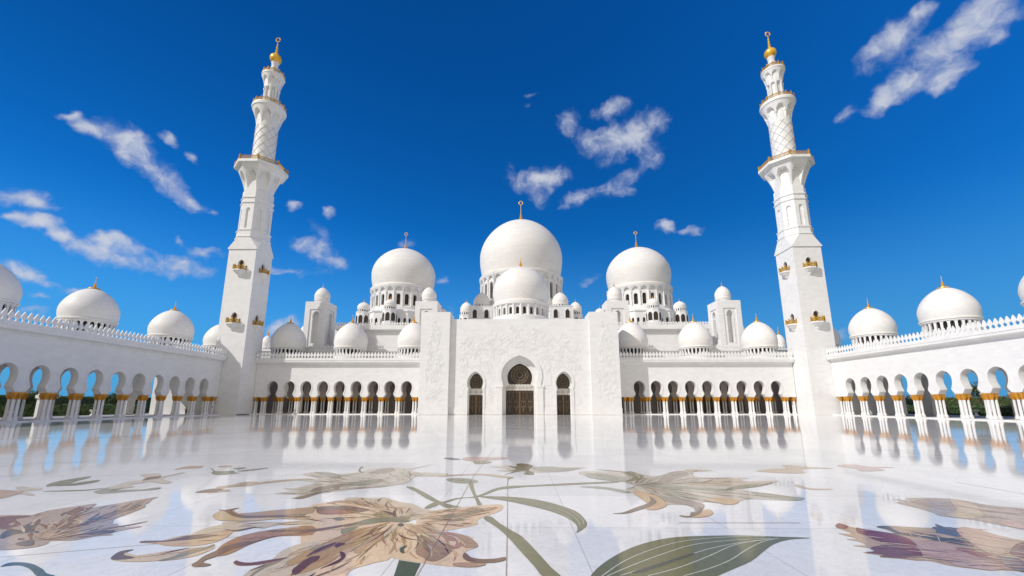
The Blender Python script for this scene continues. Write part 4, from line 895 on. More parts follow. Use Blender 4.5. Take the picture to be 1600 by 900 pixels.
# ---- front arcades
for sx, lab in ((-1, 'white arcade left of the gateway, shaded by the minaret at its outer end'), (1, 'white arcade right of the gateway, sunlit to the foot of the minaret')):
    x_in = 24.3 if sx < 0 else 23.2; x_out = 66.6
    u0 = 26.6 ; n = 9
    fm = (lambda sx: lambda u, v, z: (sx*u, 106.2+v, z))(sx)
    t, fbox = arcade('front_arcade', lab, sx, 0, fm, n, u0, x_in, x_out, (sx*45, 111, 0), 10.9, [(5.0, 0.9, 'arch')], None, True)
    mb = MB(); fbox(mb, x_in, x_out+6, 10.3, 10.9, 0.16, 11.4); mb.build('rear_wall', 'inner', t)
    for i in range(n):
        u = u0+(i+0.5)*s
        mb = MB(); fbox(mb, u-1.15, u+1.15, 10.18, 10.295, 0.2, 4.6); d = mb.build('glazed_door', 'glass', t)
        mb = MB()
        for a, b in ((u-1.2, u-1.1), (u-0.05, u+0.05), (u+1.1, u+1.2)): fbox(mb, a, b, 10.12, 10.175, 0.2, 4.7)
        fbox(mb, u-1.2, u+1.2, 10.1, 10.17, 4.6, 4.75); fbox(mb, u-1.1, u+1.1, 10.13, 10.17, 2.3, 2.4); mb.build('door_frame', 'bronze', d)
    for k in range(3): roof_dome(t, sx*(62.1-k*4*s), 111.5, 13.4, zb=17.1)
    # stepped ledge with its own merlons at the back of the roof
    mb = MB(); fbox(mb, x_in+0.2, 66, 10.4, 24, 13.36, 16.4); mb.build('ledge_wall', 'trim', t)
    mb = MB(); fbox(mb, x_in+0.1, 66.2, 9.85, 24.1, 16.4, 16.65); fbox(mb, x_in+0.05, 66.3, 9.7, 24.2, 16.65, 17.1); mb.build('ledge_cornice', 'trim', t)
    mb = MB(); merlons(mb, x_in+0.2, 66.2, 17.1, 1.3, 0.2, 0.74, lambda u, v, z: fm(u, v+9.75, z)); mb.build('ledge_parapet', 'trim', t, sharp=0)
# ------------------------------------------------------------------ pavilion towers
def pavilion(x0, x1, y0, label):
    zb, zt = 16.9, 31.1; w = x1-x0; y1 = y0+w; xc = (x0+x1)/2; yc = (y0+y1)/2
    t = empty('pavilion_tower', (xc, yc, zb), label, 'tower')
    mb = MB()
    prof = keyhole(0.95, 26.2, 19.2, 28.4, 0.86, 0.78)
    pz = 28.9; pw = 1.75
    for k in range(4):
        a = k*pi/2
        def fm(u, v, z, a=a):
            # face at distance w/2 from the centre, k=0 faces -Y
            lx, ly = u, -w/2+v
            return (xc+lx*cos(a)-ly*sin(a), yc+lx*sin(a)+ly*cos(a), z)
        hw = w/2
        # face with rectangular sunk panel, keyhole niche inside it
        mb.add([fm(-hw,0,zb), fm(hw,0,zb), fm(hw,0,zt), fm(-hw,0,zt), fm(-pw,0,18.4), fm(pw,0,18.4), fm(pw,0,pz), fm(-pw,0,pz)], [(0,1,5,4),(1,2,6,5),(2,3,7,6),(3,0,4,7)])
        mb.add([fm(-pw,0,18.4), fm(pw,0,18.4), fm(pw,0,pz), fm(-pw,0,pz), fm(-pw,.22,18.4), fm(pw,.22,18.4), fm(pw,.22,pz), fm(-pw,.22,pz)], [(0,1,5,4),(1,2,6,5),(2,3,7,6),(3,0,4,7)])
        mb.add([fm(-pw,.22,18.4), fm(pw,.22,18.4), fm(pw,.22,19.2), fm(-pw,.22,19.2)], [(0,1,2,3)])
        arch_bays(mb, 1, 2*pw, -pw, pz, prof, 1.5, lambda u, v, z: fm(u, v+.22, z), frame=0.06, fw=0.2)
        mb.add([fm(-0.95,.22,19.2), fm(0.95,.22,19.2), fm(0.95,1.72,19.2), fm(-0.95,1.72,19.2)], [(0,1,2,3)])
    mb.add([(x0,y0,zt),(x1,y0,zt),(x1,y1,zt),(x0,y1,zt)], [(0,1,2,3)])
    mb.build('wall', 'wall', t, sharp=20)
    mb = MB(); mb.box(x0+1.73, x1-1.73, y0+1.73, y1-1.73, zb, zt-0.6); mb.build('niche_back', 'trim', t)
    mb = MB(); mb.lathe([(1.9, zt), (1.9, zt+0.9)], 32, (xc, yc)); mb.build('dome_neck', 'trim', t)
    d = roof_dome(t, xc, yc, zt+0.8, 2.15, 32.5, 36.0, 37.5, 18, False, 0.3)
    return t
pavilion(-61.4, -55.1, 117.0, 'white square tower with arched niche and small dome, behind the left arcade')
pavilion(-30.1, -23.8, 117.0, 'white square tower with small dome peeking over the left pylon')
pavilion(54.9, 61.3, 117.0, 'white square tower with arched niche and small dome, behind the right arcade')
pavilion(23.8, 30.1, 117.0, 'white square tower with small dome peeking over the right pylon')
# ------------------------------------------------------------------ big domes and halls
def ring_wall(mb, c, r, n, z0, z1, prof, thick, rot=0):
    s = 2*pi*r/n
    fm = lambda u, v, z: (c[0]+(r-v)*cos(u/r+rot), c[1]+(r-v)*sin(u/r+rot), z)
    zs = prof[0][1]
    mb.lathe([(r, z0), (r, zs)], n*2, c, rot, cap=False)
    arch_bays(mb, n, s, 0, z1, prof, thick, fm)
    mb.lathe([(r, zs), (r-thick, zs)], n*2, c, rot, cap=False)
def turret(t, x, y, zb, zt, R, top, oct_=True, w=None, win=True):
    o = (x, y, zb); mb = MB(); r = R*1.12
    if oct_:
        mb.lathe([(r, zb), (r, zt-0.25), (r*1.05, zt-0.2), (r*1.05, zt)], 8, (x, y), pi/8)
    else:
        mb.box(x-w, x+w, y-w, y+w, zb, zt-0.25); mb.box(x-w-.12, x+w+.12, y-w-.12, y+w+.12, zt-0.25, zt)
    d = mb.build('turret', 'wall', t, o, sharp=25)
    # window recess per face
    if win:
        hw = 0.75 if oct_ else 0.7
        N_ = 8 if oct_ else 4
        for k in range(N_):
            a = (k*2*pi/N_); D = r*cos(pi/8) if oct_ else w
            zs = zt-4.2
            offs = (0,) if oct_ else (-w*0.5, w*0.5)
            for of in offs:
                mb = MB(); m2 = mb
                pr = round_arch(hw, zs, zt-1.3, 0.3, 5)
                arc = [(-h, z) for h, z in pr]+[(h, z) for h, z in reversed(pr[:-1])]
                P3 = lambda u, v, z: (x+(D+v)*sin(a)+(u+of)*cos(a), y-(D+v)*cos(a)+(u+of)*sin(a), z)
                mb.add([P3(u, 0.012, z) for u, z in arc], [tuple(range(len(arc)))])
                m = len(arc)
                vs = [P3(u, 0.01, z) for u, z in arc]+[P3(u, 0.16, z) for u, z in arc]+[P3(u*1.22, 0.16, z+(0.14 if z > zs+.1 else 0)) for u, z in arc]+[P3(u*1.22, 0.0, z+(0.14 if z > zs+.1 else 0)) for u, z in arc]
                m2.add(vs, [(i, i+1, i+1+m, i+m) for i in range(m-1)]+[(i+m, i+1+m, i+1+2*m, i+2*m) for i in range(m-1)]+[(i+2*m, i+1+2*m, i+1+3*m, i+3*m) for i in range(m-1)])
                mb.build('window', 'glass', d, o, sharp=0, m2='trim', split=1)
    # little arcaded drum + dome
    mb = MB(); rr = R*0.93; zb2 = zt+0.9; nb = 16
    sx_ = 2*pi*rr/nb; fm = lambda u, v, z: (x+(rr-v)*cos(u/rr), y+(rr-v)*sin(u/rr), z)
    arch_bays(mb, nb, sx_, 0, zb2, round_arch(sx_*0.28, zt, zb2-0.15, 0.2, 3), 0.2, fm); mb.build('turret_drum', 'trim', d, o)
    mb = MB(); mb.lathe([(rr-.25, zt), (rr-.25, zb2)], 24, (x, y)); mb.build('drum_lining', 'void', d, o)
    mb = MB(); mb.lathe([(R*.97, zb2), (R*1.03, zb2+.1), (R*1.0, zb2+.35)]+dome_prof(R, zb2+.36, top), 40, (x, y)); mb.build('turret_dome', 'dome', d, (x, y, zb2), sharp=28)
    mb = MB(); finial(mb, (x, y), top, 1.25, False, 0.28); mb.build('finial', 'gold', d, (x, y, top))
    return d
def big_dome(t, c, R, zb, zt, fin, rd, n, zsill, zarch, zd0, name='dome', scallops=True, skirt=1.4, ringf=True):
    """drum with tall windows, scallop band, ring cornice, dome"""
    mb = MB(); x, y = c
    P = [(R*0.935, zb-1.5), (R*1.0, zb-1.35), (R*1.01, zb-0.55), (R*0.965, zb-0.4), (R*0.955, zb)] + dome_prof(R, zb, zt, 0.93, 0.34, 34, 1.86, 0.56)
    mb.lathe(P, 128, c); d = mb.build(name, 'dome', t, (x, y, zb), sharp=28)
    mb = MB(); finial(mb, c, zt, fin-zt, ringf, skirt); mb.build('finial', 'gold', d, (x, y, zt))
    mb = MB(); s_ = 2*pi*rd/n
    ring_wall(mb, c, rd, n, zd0, zb-3.0 if scallops else zb-1.45, round_arch(s_*0.235, zsill, zarch, 0.15, 6), 0.75)
    mb.lathe([(rd+.02, zd0), (rd+0.45, zd0+.05), (rd+.45, zsill-0.9), (rd+0.15, zsill-0.5)], n*4, c, cap=False)
    for i in range(n):
        a = (i)*2*pi/n; px, py = x+(rd+0.16)*cos(a), y+(rd+0.16)*sin(a)
        mb.lathe([(0.36, zsill-.6), (0.26, zsill-.3), (0.24, zarch), (0.40, zarch+.5), (0.42, zarch+.7)], 8, (px, py))
    if scallops:
        # band of little blind arches leaning outward under the cornice
        r2 = rd+0.05; zA, zB = zb-3.1, zb-1.45; s2 = 2*pi*r2/n
        fm = lambda u, v, z: (x+(r2+(z-zA)*0.42-v)*cos(u/r2), y+(r2+(z-zA)*0.42-v)*sin(u/r2), z)
        arch_bays(mb, n, s2, 0, zB, round_arch(s2*0.37, zA-0.9, zB-0.25, 0.15, 6), 0.55, fm)
        mb.lathe([(r2-0.5, zA-1), (r2-0.05, zB)], n*3, c, cap=False)
    mb.build('drum', 'wall', d, (x, y, zd0), sharp=25)
    mb = MB(); mb.lathe([(rd-0.78, zd0), (rd-0.78, zb-1.4)], 48, c); mb.build('drum_window_glass', 'glass', d, (x, y, zd0))
    mb = MB()
    for i in range(n):
        a = (i+0.5)*2*pi/n; ca, sa = cos(a), sin(a); rr = rd-0.66
        for dz in (0.33, 0.66):
            zz = zsill+(zarch-zsill)*dz
            mb.tube([(x+rr*ca-s_*.22*sa*-1, y+rr*sa-s_*.22*ca, zz), (x+rr*ca+s_*.22*sa*-1, y+rr*sa+s_*.22*ca, zz)], 0.05, 4)
        mb.tube([(x+rr*ca, y+rr*sa, zsill), (x+rr*ca, y+rr*sa, zarch-.1)], 0.055, 4)
    mb.build('window_bars', 'bronze', d, (x, y, zd0), sharp=0)
    return d
def octagon_base(t, c, r, z0, z1, name='octagon_wall'):
    mb = MB(); x, y = c; A = r*cos(pi/8); hw = r*sin(pi/8)
    gl = MB()
    for k in range(8):
        a = k*pi/4
        fm = lambda u, v, z: (x+(A-v)*sin(a)+u*cos(a), y-(A-v)*cos(a)+u*sin(a), z)
        zs = z0+ (z1-z0)*0.28; nb = 6; s_ = 2*hw/nb
        mb.add([fm(-hw,0,z0), fm(hw,0,z0), fm(hw,0,zs), fm(-hw,0,zs)], [(0,1,2,3)])
        arch_bays(mb, nb, s_, -hw, z1, round_arch(s_*0.24, zs, z0+(z1-z0)*0.72, 0.35, 5), 0.5, fm)
    mb.lathe([(r, z1), (r+.35, z1+.02), (r+.35, z1+.4), (r*0.8, z1+1.6)], 8, c, pi/8)
    o = mb.build(name, 'wall', t, (x, y, z0), sharp=20)
    mb = MB(); mb.lathe([(r-.6, z0), (r-.6, z1)], 8, c, pi/8); mb.build('window_glass', 'glass', o, (x, y, z0))
    return o
for sx, lab in ((-1, 'left prayer hall wing with a large white dome on an arched drum'), (1, 'right prayer hall wing with a large white dome on an arched drum')):
    cx, cy = sx*44.3, 155.0
    t = empty('prayer_hall_wing', (cx, cy, 0), lab, 'mosque wing')
    def XB(m, a, b, y0, y1, z0, z1): m.box(min(sx*a, sx*b), max(sx*a, sx*b), y0, y1, z0, z1)
    mb = MB(); XB(mb, 24.6, 51.6, 118.2, 129.9, 13.5, 22.6); XB(mb, 24.6, 61, 130, 175, 0.1, 24.0); mb.build('wall', 'wall', t)
    mb = MB(); XB(mb, 24.3, 52.0, 117.7, 130, 22.6, 23.0); XB(mb, 24.1, 52.5, 117.2, 130.2, 23.0, 24.0); XB(mb, 24.3, 61.5, 130.3, 175.5, 24.0, 25.6); mb.build('cornice', 'trim', t)
    mb = MB(); merlons(mb, 24.2, 52.4, 24.0, 1.15, 0.2, 0.74, lambda u, v, z: (sx*u, 117.25+v, z))
    merlons(mb, 24.4, 61.4, 25.6, 1.3, 0.2, 0.85, lambda u, v, z: (sx*u, 130.35+v, z)); mb.build('parapet', 'trim', t, sharp=0)
    octagon_base(t, (cx, cy), 15.2, 25.6, 33.4)
    big_dome(t, (cx, cy), 11.75, 44.6, 60.8, 67.5, 11.2, 24, 36.6, 40.6, 34.0)
    for k in range(8):
        a = -pi/2+k*pi/4
        turret(t, cx+15.0*cos(a), cy+15.0*sin(a), 25.6, 33.8, 2.15, 37.4)
# central hall
t = empty('central_prayer_hall', (0, 155, 0), 'central prayer hall with the largest white dome and a smaller dome before it', 'mosque hall')
mb = MB(); mb.box(-23.4, 22.0, 104.5, 136, 0.1, 22.3); mb.box(-24.2, 24.2, 136, 178, 0.1, 26); mb.box(-17, 17, 139, 176, 26, 33.0); mb.build('wall', 'wall', t)
mb = MB(); mb.box(-17.3, 17.3, 138.7, 176.3, 33.0, 33.6); mb.box(-24.5, 24.5, 135.7, 178.4, 26, 26.5); mb.build('cornice', 'trim', t)
big_dome(t, (0.2, 155), 15.6, 48.6, 71.9, 80.3, 15.0, 28, 38.6, 44.9, 33.6, skirt=1.9)
big_dome(t, (-0.2, 122), 8.25, 31.2, 42.5, 46.1, 7.7, 24, 26.9, 29.0, 22.3, name='front_dome', scallops=False, skirt=1.1, ringf=False)
mb = MB(); mb.lathe([(8.9, 22.3), (8.9, 26.2), (8.3, 26.5)], 48, (-0.2, 122)); mb.build('dome_plinth', 'trim', t)
for x, y, zb, zt, R, top, o8, w in ((-13.4,141.8,22.3,34.6,2.75,40.0,False,3.9),(13.4,141.8,22.3,34.6,2.75,40.0,False,3.9),(-19.4,148,26,33.4,2.2,38.2,True,None),(19.4,148,26,33.4,2.2,38.2,True,None),
        (-19.4,164,26,33.4,2.2,38.2,True,None),(19.4,164,26,33.4,2.2,38.2,True,None),(-13.4,170,26,34.6,2.75,40.0,False,3.9),(13.4,170,26,34.6,2.75,40.0,False,3.9)):
    turret(t, x, y, zb, zt, R, top, o8, w)
# rear roofs seen past the pavilions
for sx, lab in ((-1, 'far white block with two domes behind the left pavilion tower'), (1, 'far white block with two domes behind the right pavilion tower')):
    t = empty('rear_roof_block', (sx*74, 142, 0), lab, 'mosque wing')
    mb = MB(); mb.box(sx*74-13, sx*74+13, 130, 156, 0.1, 18.5); mb.build('wall', 'wall', t)
    mb = MB(); mb.box(sx*74-13.3, sx*74+13.3, 129.7, 156.3, 18.5, 19.2); mb.build('cornice', 'trim', t)
    roof_dome(t, sx*70.5, 142, 19.2, 4.9, 22.6, 30.6, 33.2, 26)
    roof_dome(t, sx*84.3, 139, 19.2, 1.75, 21.2, 24.9, 27.4, 14, True, 0.35)
# ------------------------------------------------------------------ gateway
def gateway():
    XL0, XL1, XR0, XR1 = -24.45, -17.5, 16.1, 22.95; YF, YW = 101.0, 101.95
    cx = -0.72
    t = empty('gateway', (cx, 102, 0), 'tall white gateway with carved walls, two pylons and three arched doors', 'gateway')
    mb = MB(); mb.box(XL0, XL1, YF, 107.5, 0.02, 24.45); mb.build('pylon', 'wall', t)
    mb = MB(); mb.box(XR0, XR1, YF, 107.5, 0.02, 24.40); mb.build('pylon', 'wall', t)
    # wall with three openings
    f = lambda u, v, z: (cx+u, YW+v, z)
    zt = 22.85; mb = MB()
    main = keyhole(4.35, 6.75, 0.03, 13.95, 4.02, 3.95); side = keyhole(1.95, 5.95, 0.03, 10.1, 1.80, 1.60)
    xl = XL1-cx; xr = XR0-cx; m0, m1 = -5.9, 5.9; th = 1.5
    sL, sR = -10.78-1.6+0.98+0.9, 0
    cL, cR = -10.50, 10.52
    def seg(a, b):  # plain wall pieces
        p = [f(a,0,0.03), f(b,0,0.03), f(b,th,0.03), f(a,th,0.03), f(a,0,zt), f(b,0,zt), f(b,th,zt), f(a,th,zt)]
        mb.add(p, [(0,3,2,1),(4,5,6,7),(0,1,5,4),(1,2,6,5),(2,3,7,6),(3,0,4,7)])
    seg(xl, cL-2.8); seg(cL+2.8, m0); seg(m1, cR-2.8); seg(cR+2.8, xr)
    arch_bays(mb, 1, 5.6, cL-2.8, zt, side, th, f, frame=0.14, fw=0.50)
    arch_bays(mb, 1, 5.6, cR-2.8, zt, side, th, f, frame=0.14, fw=0.50)
    arch_bays(mb, 1, 11.8, m0, zt, main, th, f, frame=0.18, fw=1.05)
    mb.build('wall', 'wall', t, sharp=25)
    # small shelf where the main frame meets its jambs
    mb = MB()
    for sg in (-1, 1):
        c = sg*4.85; mb.box(cx+c-0.85, cx+c+0.85, YW-0.34, YW-0.01, 6.35, 6.7); mb.box(cx+c-0.72, cx+c+0.72, YW-0.26, YW-0.01, 0.03, 6.35)
    mb.build('arch_jamb', 'trim', t)
    # base course, a hand proud of the wall
    for a, b in ((xl, cL-2.35), (cL+2.35, -5.5), (5.5, cR-2.35), (cR+2.35, xr)): MB().box(cx+a+.01, cx+b, YW-0.08, YW-0.003, 0.03, 1.5).build('base_course', 'wall', t)
    for a, b in ((XL0-.07, XL1+.07), (XR0-.07, XR1+.07)): MB().box(a, b, YF-0.09, YF-0.003, 0.03, 1.55).build('base_course', 'wall', t)
    # recessed inner arches with bronze doors
    def door(c, hw, prof, yb, depth, nleaf, zl0, zl1, big):
        m2 = MB(); f2 = lambda u, v, z: (cx+c+u, yb+v, z)
        arch_bays(m2, 1, 2*hw, -hw, zt-2.2, prof, 0.5, f2, frame=0.06, fw=0.22)
        m2.build('inner_arch', 'trim', t, sharp=25)
        zt2 = prof[-1][1]; w = max(p[0] for p in prof); wf = prof[0][0]
        d = MB().box(cx+c-w-.3, cx+c+w+.3, yb+0.52, yb+0.62, 0.05, zt2+.3).build('door', 'glass', t)
        yy = yb+0.50
        fr = MB()
        n = nleaf
        for i in range(n+1):
            x = cx+c-wf+2*wf*i/n; r = 0.12 if i == n//2 else 0.05
            fr.box(x-r, x+r, yy-0.10, yy+0.015, 0.05, zl0)
        fr.build('door_frame', 'bronze', d)
        MB().box(cx+c-.11, cx+c+.11, yy-0.13, yy-0.105, 0.05, zl0).build('door_mullion', 'doorgold', d)
        # tracery: curling branches on each leaf, radiating rosette above
        tr = MB(); rnd = random.Random(int(c*10)+5)
        for i in range(n):
            x0 = cx+c-wf+2*wf*(i+.5)/n; lw = wf/n*0.86
            for sg in (-1, 1):
                tr.tube(catmull([(x0, yy-.03, .7), (x0+sg*lw*.3, yy-.03, 1.4), (x0+sg*lw, yy-.03, 2.1)], False), 0.036, 4)
                tr.tube(catmull([(x0, yy-.03, 1.6), (x0+sg*lw*.7, yy-.03, 2.3), (x0+sg*lw*.6, yy-.03, 3.1), (x0+sg*lw*.1, yy-.03, 2.9)], False), 0.036, 4)
                tr.tube(catmull([(x0, yy-.03, 2.9), (x0+sg*lw*.8, yy-.03, 3.6), (x0+sg*lw*.9, yy-.03, zl0-.3), (x0+sg*lw*.3, yy-.03, zl0-.6)], False), 0.036, 4)
            tr.tube([(x0, yy-.03, .5), (x0, yy-.03, zl0)], 0.03, 4)
        zc = (zl1+zt2)/2-0.15; RR = (zt2-zl1)*0.42
        for k in range(14 if big else 10):
            a = k*2*pi/(14 if big else 10)
            tr.tube(catmull([(cx+c+RR*.28*cos(a), yy-.03, zc+RR*.28*sin(a)), (cx+c+RR*.62*cos(a+.25), yy-.03, zc+RR*.62*sin(a+.25)), (cx+c+RR*cos(a), yy-.03, zc+RR*sin(a))], False), 0.036, 4)
            tr.tube([(cx+c+RR*.78*cos(a+j*pi/4)*0+cx*0+RR*.8*cos(a)+RR*.14*cos(j*pi/3), yy-.03, zc+RR*.8*sin(a)+RR*.14*sin(j*pi/3)) for j in range(6)], 0.028, 4, True)
        for q in (.28, .66, .95):
            tr.tube([(cx+c+RR*q*cos(j*2*pi/28), yy-.035, zc+RR*q*sin(j*2*pi/28)) for j in range(28)], 0.06, 4, True)
        tr.build('tracery', 'silver', d, sharp=0)
        # pale floral transom with scalloped edges
        la = MB(); k = 9 if big else 5; pts = []
        for i in range(k*4+1):
            u = -wf+2*wf*i/(k*4); pts.append((u, zl0-0.12*abs(sin(i*pi/4))))
        for i in range(k*4, -1, -1):
            u = -wf+2*wf*i/(k*4); pts.append((u*0.95, zl1+0.22*abs(sin(i*pi/4+.6))))
        m = len(pts); vs = [(cx+c+u, yy-.09, z) for u, z in pts]+[(cx+c+u, yy-.02, z) for u, z in pts]
        la.add(vs, [tuple(range(m)), tuple(range(2*m-1, m-1, -1))]+[(i, (i+1) % m, (i+1) % m+m, i+m) for i in range(m)])
        la.build('floral_transom', 'lace', d, sharp=0)
        sc = MB()
        for i in range(7 if big else 3):
            u = -wf*.8+1.6*wf*i/(6 if big else 2)
            sc.tube([(cx+c+u+0.26*cos(j*pi/5)*(1+.3*cos(j)), yy-.11, (zl0+zl1)/2+0.22*sin(j*pi/5)) for j in range(10)], 0.03, 4, True)
        sc.build('transom_scroll', 'bronze', d, sharp=0)
    door(0.05, 5.2, keyhole(3.0, 7.1, 0.04, 12.15, 3.35, 2.55), YW+th, 2.0, 4, 5.75, 7.0, True)
    door(cL+0.05, 2.5, keyhole(1.62, 6.35, 0.04, 9.75, 1.62, 1.25), YW+th, 2.0, 2, 4.7, 6.0, False)
    door(cR-0.05, 2.5, keyhole(1.62, 6.35, 0.04, 9.75, 1.62, 1.25), YW+th, 2.0, 2, 4.7, 6.0, False)
    # carved relief: stems, leaves and blossoms standing a few centimetres off the wall
    rl = MB(); rnd = random.Random(11)
    def leaf(x, y, z, L, wd, a, h):
        ca, sa = cos(a), sin(a); pr = [(0,0),(.25,.8),(.55,1),(.8,.6),(1,0),(.8,-.6),(.55,-1),(.25,-.8)]
        pt = [(x+(q*L)*ca-(w*wd)*sa, z+(q*L)*sa+(w*wd)*ca) for q, w in pr]
        rl.add([(u, y, zz) for u, zz in pt]+[(x+.45*L*ca, y-h, z+.45*L*sa)], [(i, (i+1) % 8, 8) for i in range(8)])
    def blossom(x, y, z, r):
        k = rnd.choice((5, 6, 8)); a0 = rnd.random()*6
        for i in range(k): leaf(x, y, z, r, r*.30, a0+i*2*pi/k, 0.06)
    def vine(x, z, a, n, y, ok):
        pts = []
        cur = rnd.uniform(-.35, .35)
        for i in range(n):
            if not ok(x, z): break
            pts.append((x, y-.015, z)); a += cur*0.5; cur += rnd.uniform(-.12, .12); x += .26*cos(a); z += .26*sin(a)
            if rnd.random() < .8: leaf(x, y-.002, z, rnd.uniform(.22, .5), rnd.uniform(.06, .12), a+rnd.choice((-1, 1))*rnd.uniform(.5, 1.2), 0.055)
        if len(pts) > 2: rl.tube(pts, 0.03, 4)
        if pts: blossom(pts[-1][0], y-.003, pts[-1][2], rnd.uniform(.22, .5))
    def okw(x, z):
        u = x-cx
        if abs(u) > 14.4 or z < 1.9 or z > 21.0-abs(u)*0.28-(0.9*sin(u*1.1)): return False
        if (u/5.75)**2+((z-9)/5.9)**2 < 1 or (abs(u) < 5.8 and z < 9): return False
        for c in (cL, cR):
            if ((u-c)/2.75)**2+((z-7.6)/3.3)**2 < 1 or (abs(u-c) < 2.7 and z < 7.6): return False
        if z < 11 and abs(abs(u)-10.5) > 3.0 and abs(u) > 8 and rnd.random() < .25: return False
        return True
    for i in range(620):
        x = cx+rnd.uniform(-14.2, 14.2); z = rnd.uniform(2, 20.8)
        if z < 9.5 and rnd.random() < .45: continue
        if okw(x, z): vine(x, z, rnd.uniform(0, 6.28), rnd.randint(4, 11), YW-.002, okw)
    for xc in ((XL0+XL1)/2-.1, (XR0+XR1)/2+.2):
        okp = lambda x, z: 2.2 < z < 22.3 and abs(x-xc+0.25*sin(z*.9)) < 0.35+1.75*max(0, 1-(max(z-9, 0)/14.0))**0.8
        for i in range(150):
            z = rnd.uniform(2.3, 22); x = xc+rnd.uniform(-2, 2)
            if okp(x, z): vine(x, z, pi/2+rnd.uniform(-.8, .8), rnd.randint(4, 9), YF-.002, okp)
    rl.build('relief_carving', 'trim', t, sharp=0)
gateway()
# ------------------------------------------------------------------ minarets
def flare(mb, c, n, r0, r1, z0, z1, segs=8, vs=22, per=14, rot=0, roundish=False):
    """bracket of arched niches carrying a balcony; ribs swing outward between them"""
    NT = segs*per; o = len(mb.v)
    for k in range(vs+1):
        t = k/vs; z = z0+(z1-z0)*t; env = r0+(r1-r0)*(t**1.35)
        for i in range(NT):
            ph = ((i % per)/per)*2-1+1/per
            a = rot+2*pi*i/NT+pi/NT
            ta, tb = 0.06, 0.80
            inside = abs(ph) < 0.80 and ta < t < tb and abs(ph) < 0.80*max(0, 1-((t-.42)/(tb-.42))**2 if t > .42 else 1)**.5
            rad = r0*(1+0.02*t)+(r1-r0)*0.10*t if inside else env
            if not roundish:
                seg = pi/segs; aa = ((a-rot) % (2*seg))-seg; rad = rad*cos(seg)/cos(aa)
            mb.v.append((c[0]+rad*cos(a), c[1]+rad*sin(a), z))
    for k in range(vs):
        for i in range(NT):
            j = (i+1) % NT; A = o+k*NT; mb.f.append((A+i, A+j, A+NT+j, A+NT+i))
def railing(mb, pts, z, h, post=0.16, every=1, closed=True):
    m = len(pts)
    for i in range(m if closed else m-1):
        a = Vector((*pts[i], 0)); b = Vector((*pts[(i+1) % m], 0)); L = (b-a).length
        k = max(2, int(L/0.28))
        for q in range(1, k):
            p = a.lerp(b, q/k); mb.lathe([(0.06, z), (0.085, z+h*.4), (0.055, z+h*.78)], 5, (p.x, p.y))
        for zz, r in ((z+.12, .07), (z+h*.8, .10)): mb.tube([(a.x, a.y, zz), (b.x, b.y, zz)], r, 5)
        mb.lathe([(post, z), (post, z+h), (post*1.35, z+h+.02), (post*.9, z+h+.14), (0.04, z+h+.32)], 8, (a.x, a.y))
    if not closed:
        b = pts[-1]; mb.lathe([(post, z), (post, z+h), (post*1.35, z+h+.02), (post*.9, z+h+.14), (0.04, z+h+.32)], 8, b)
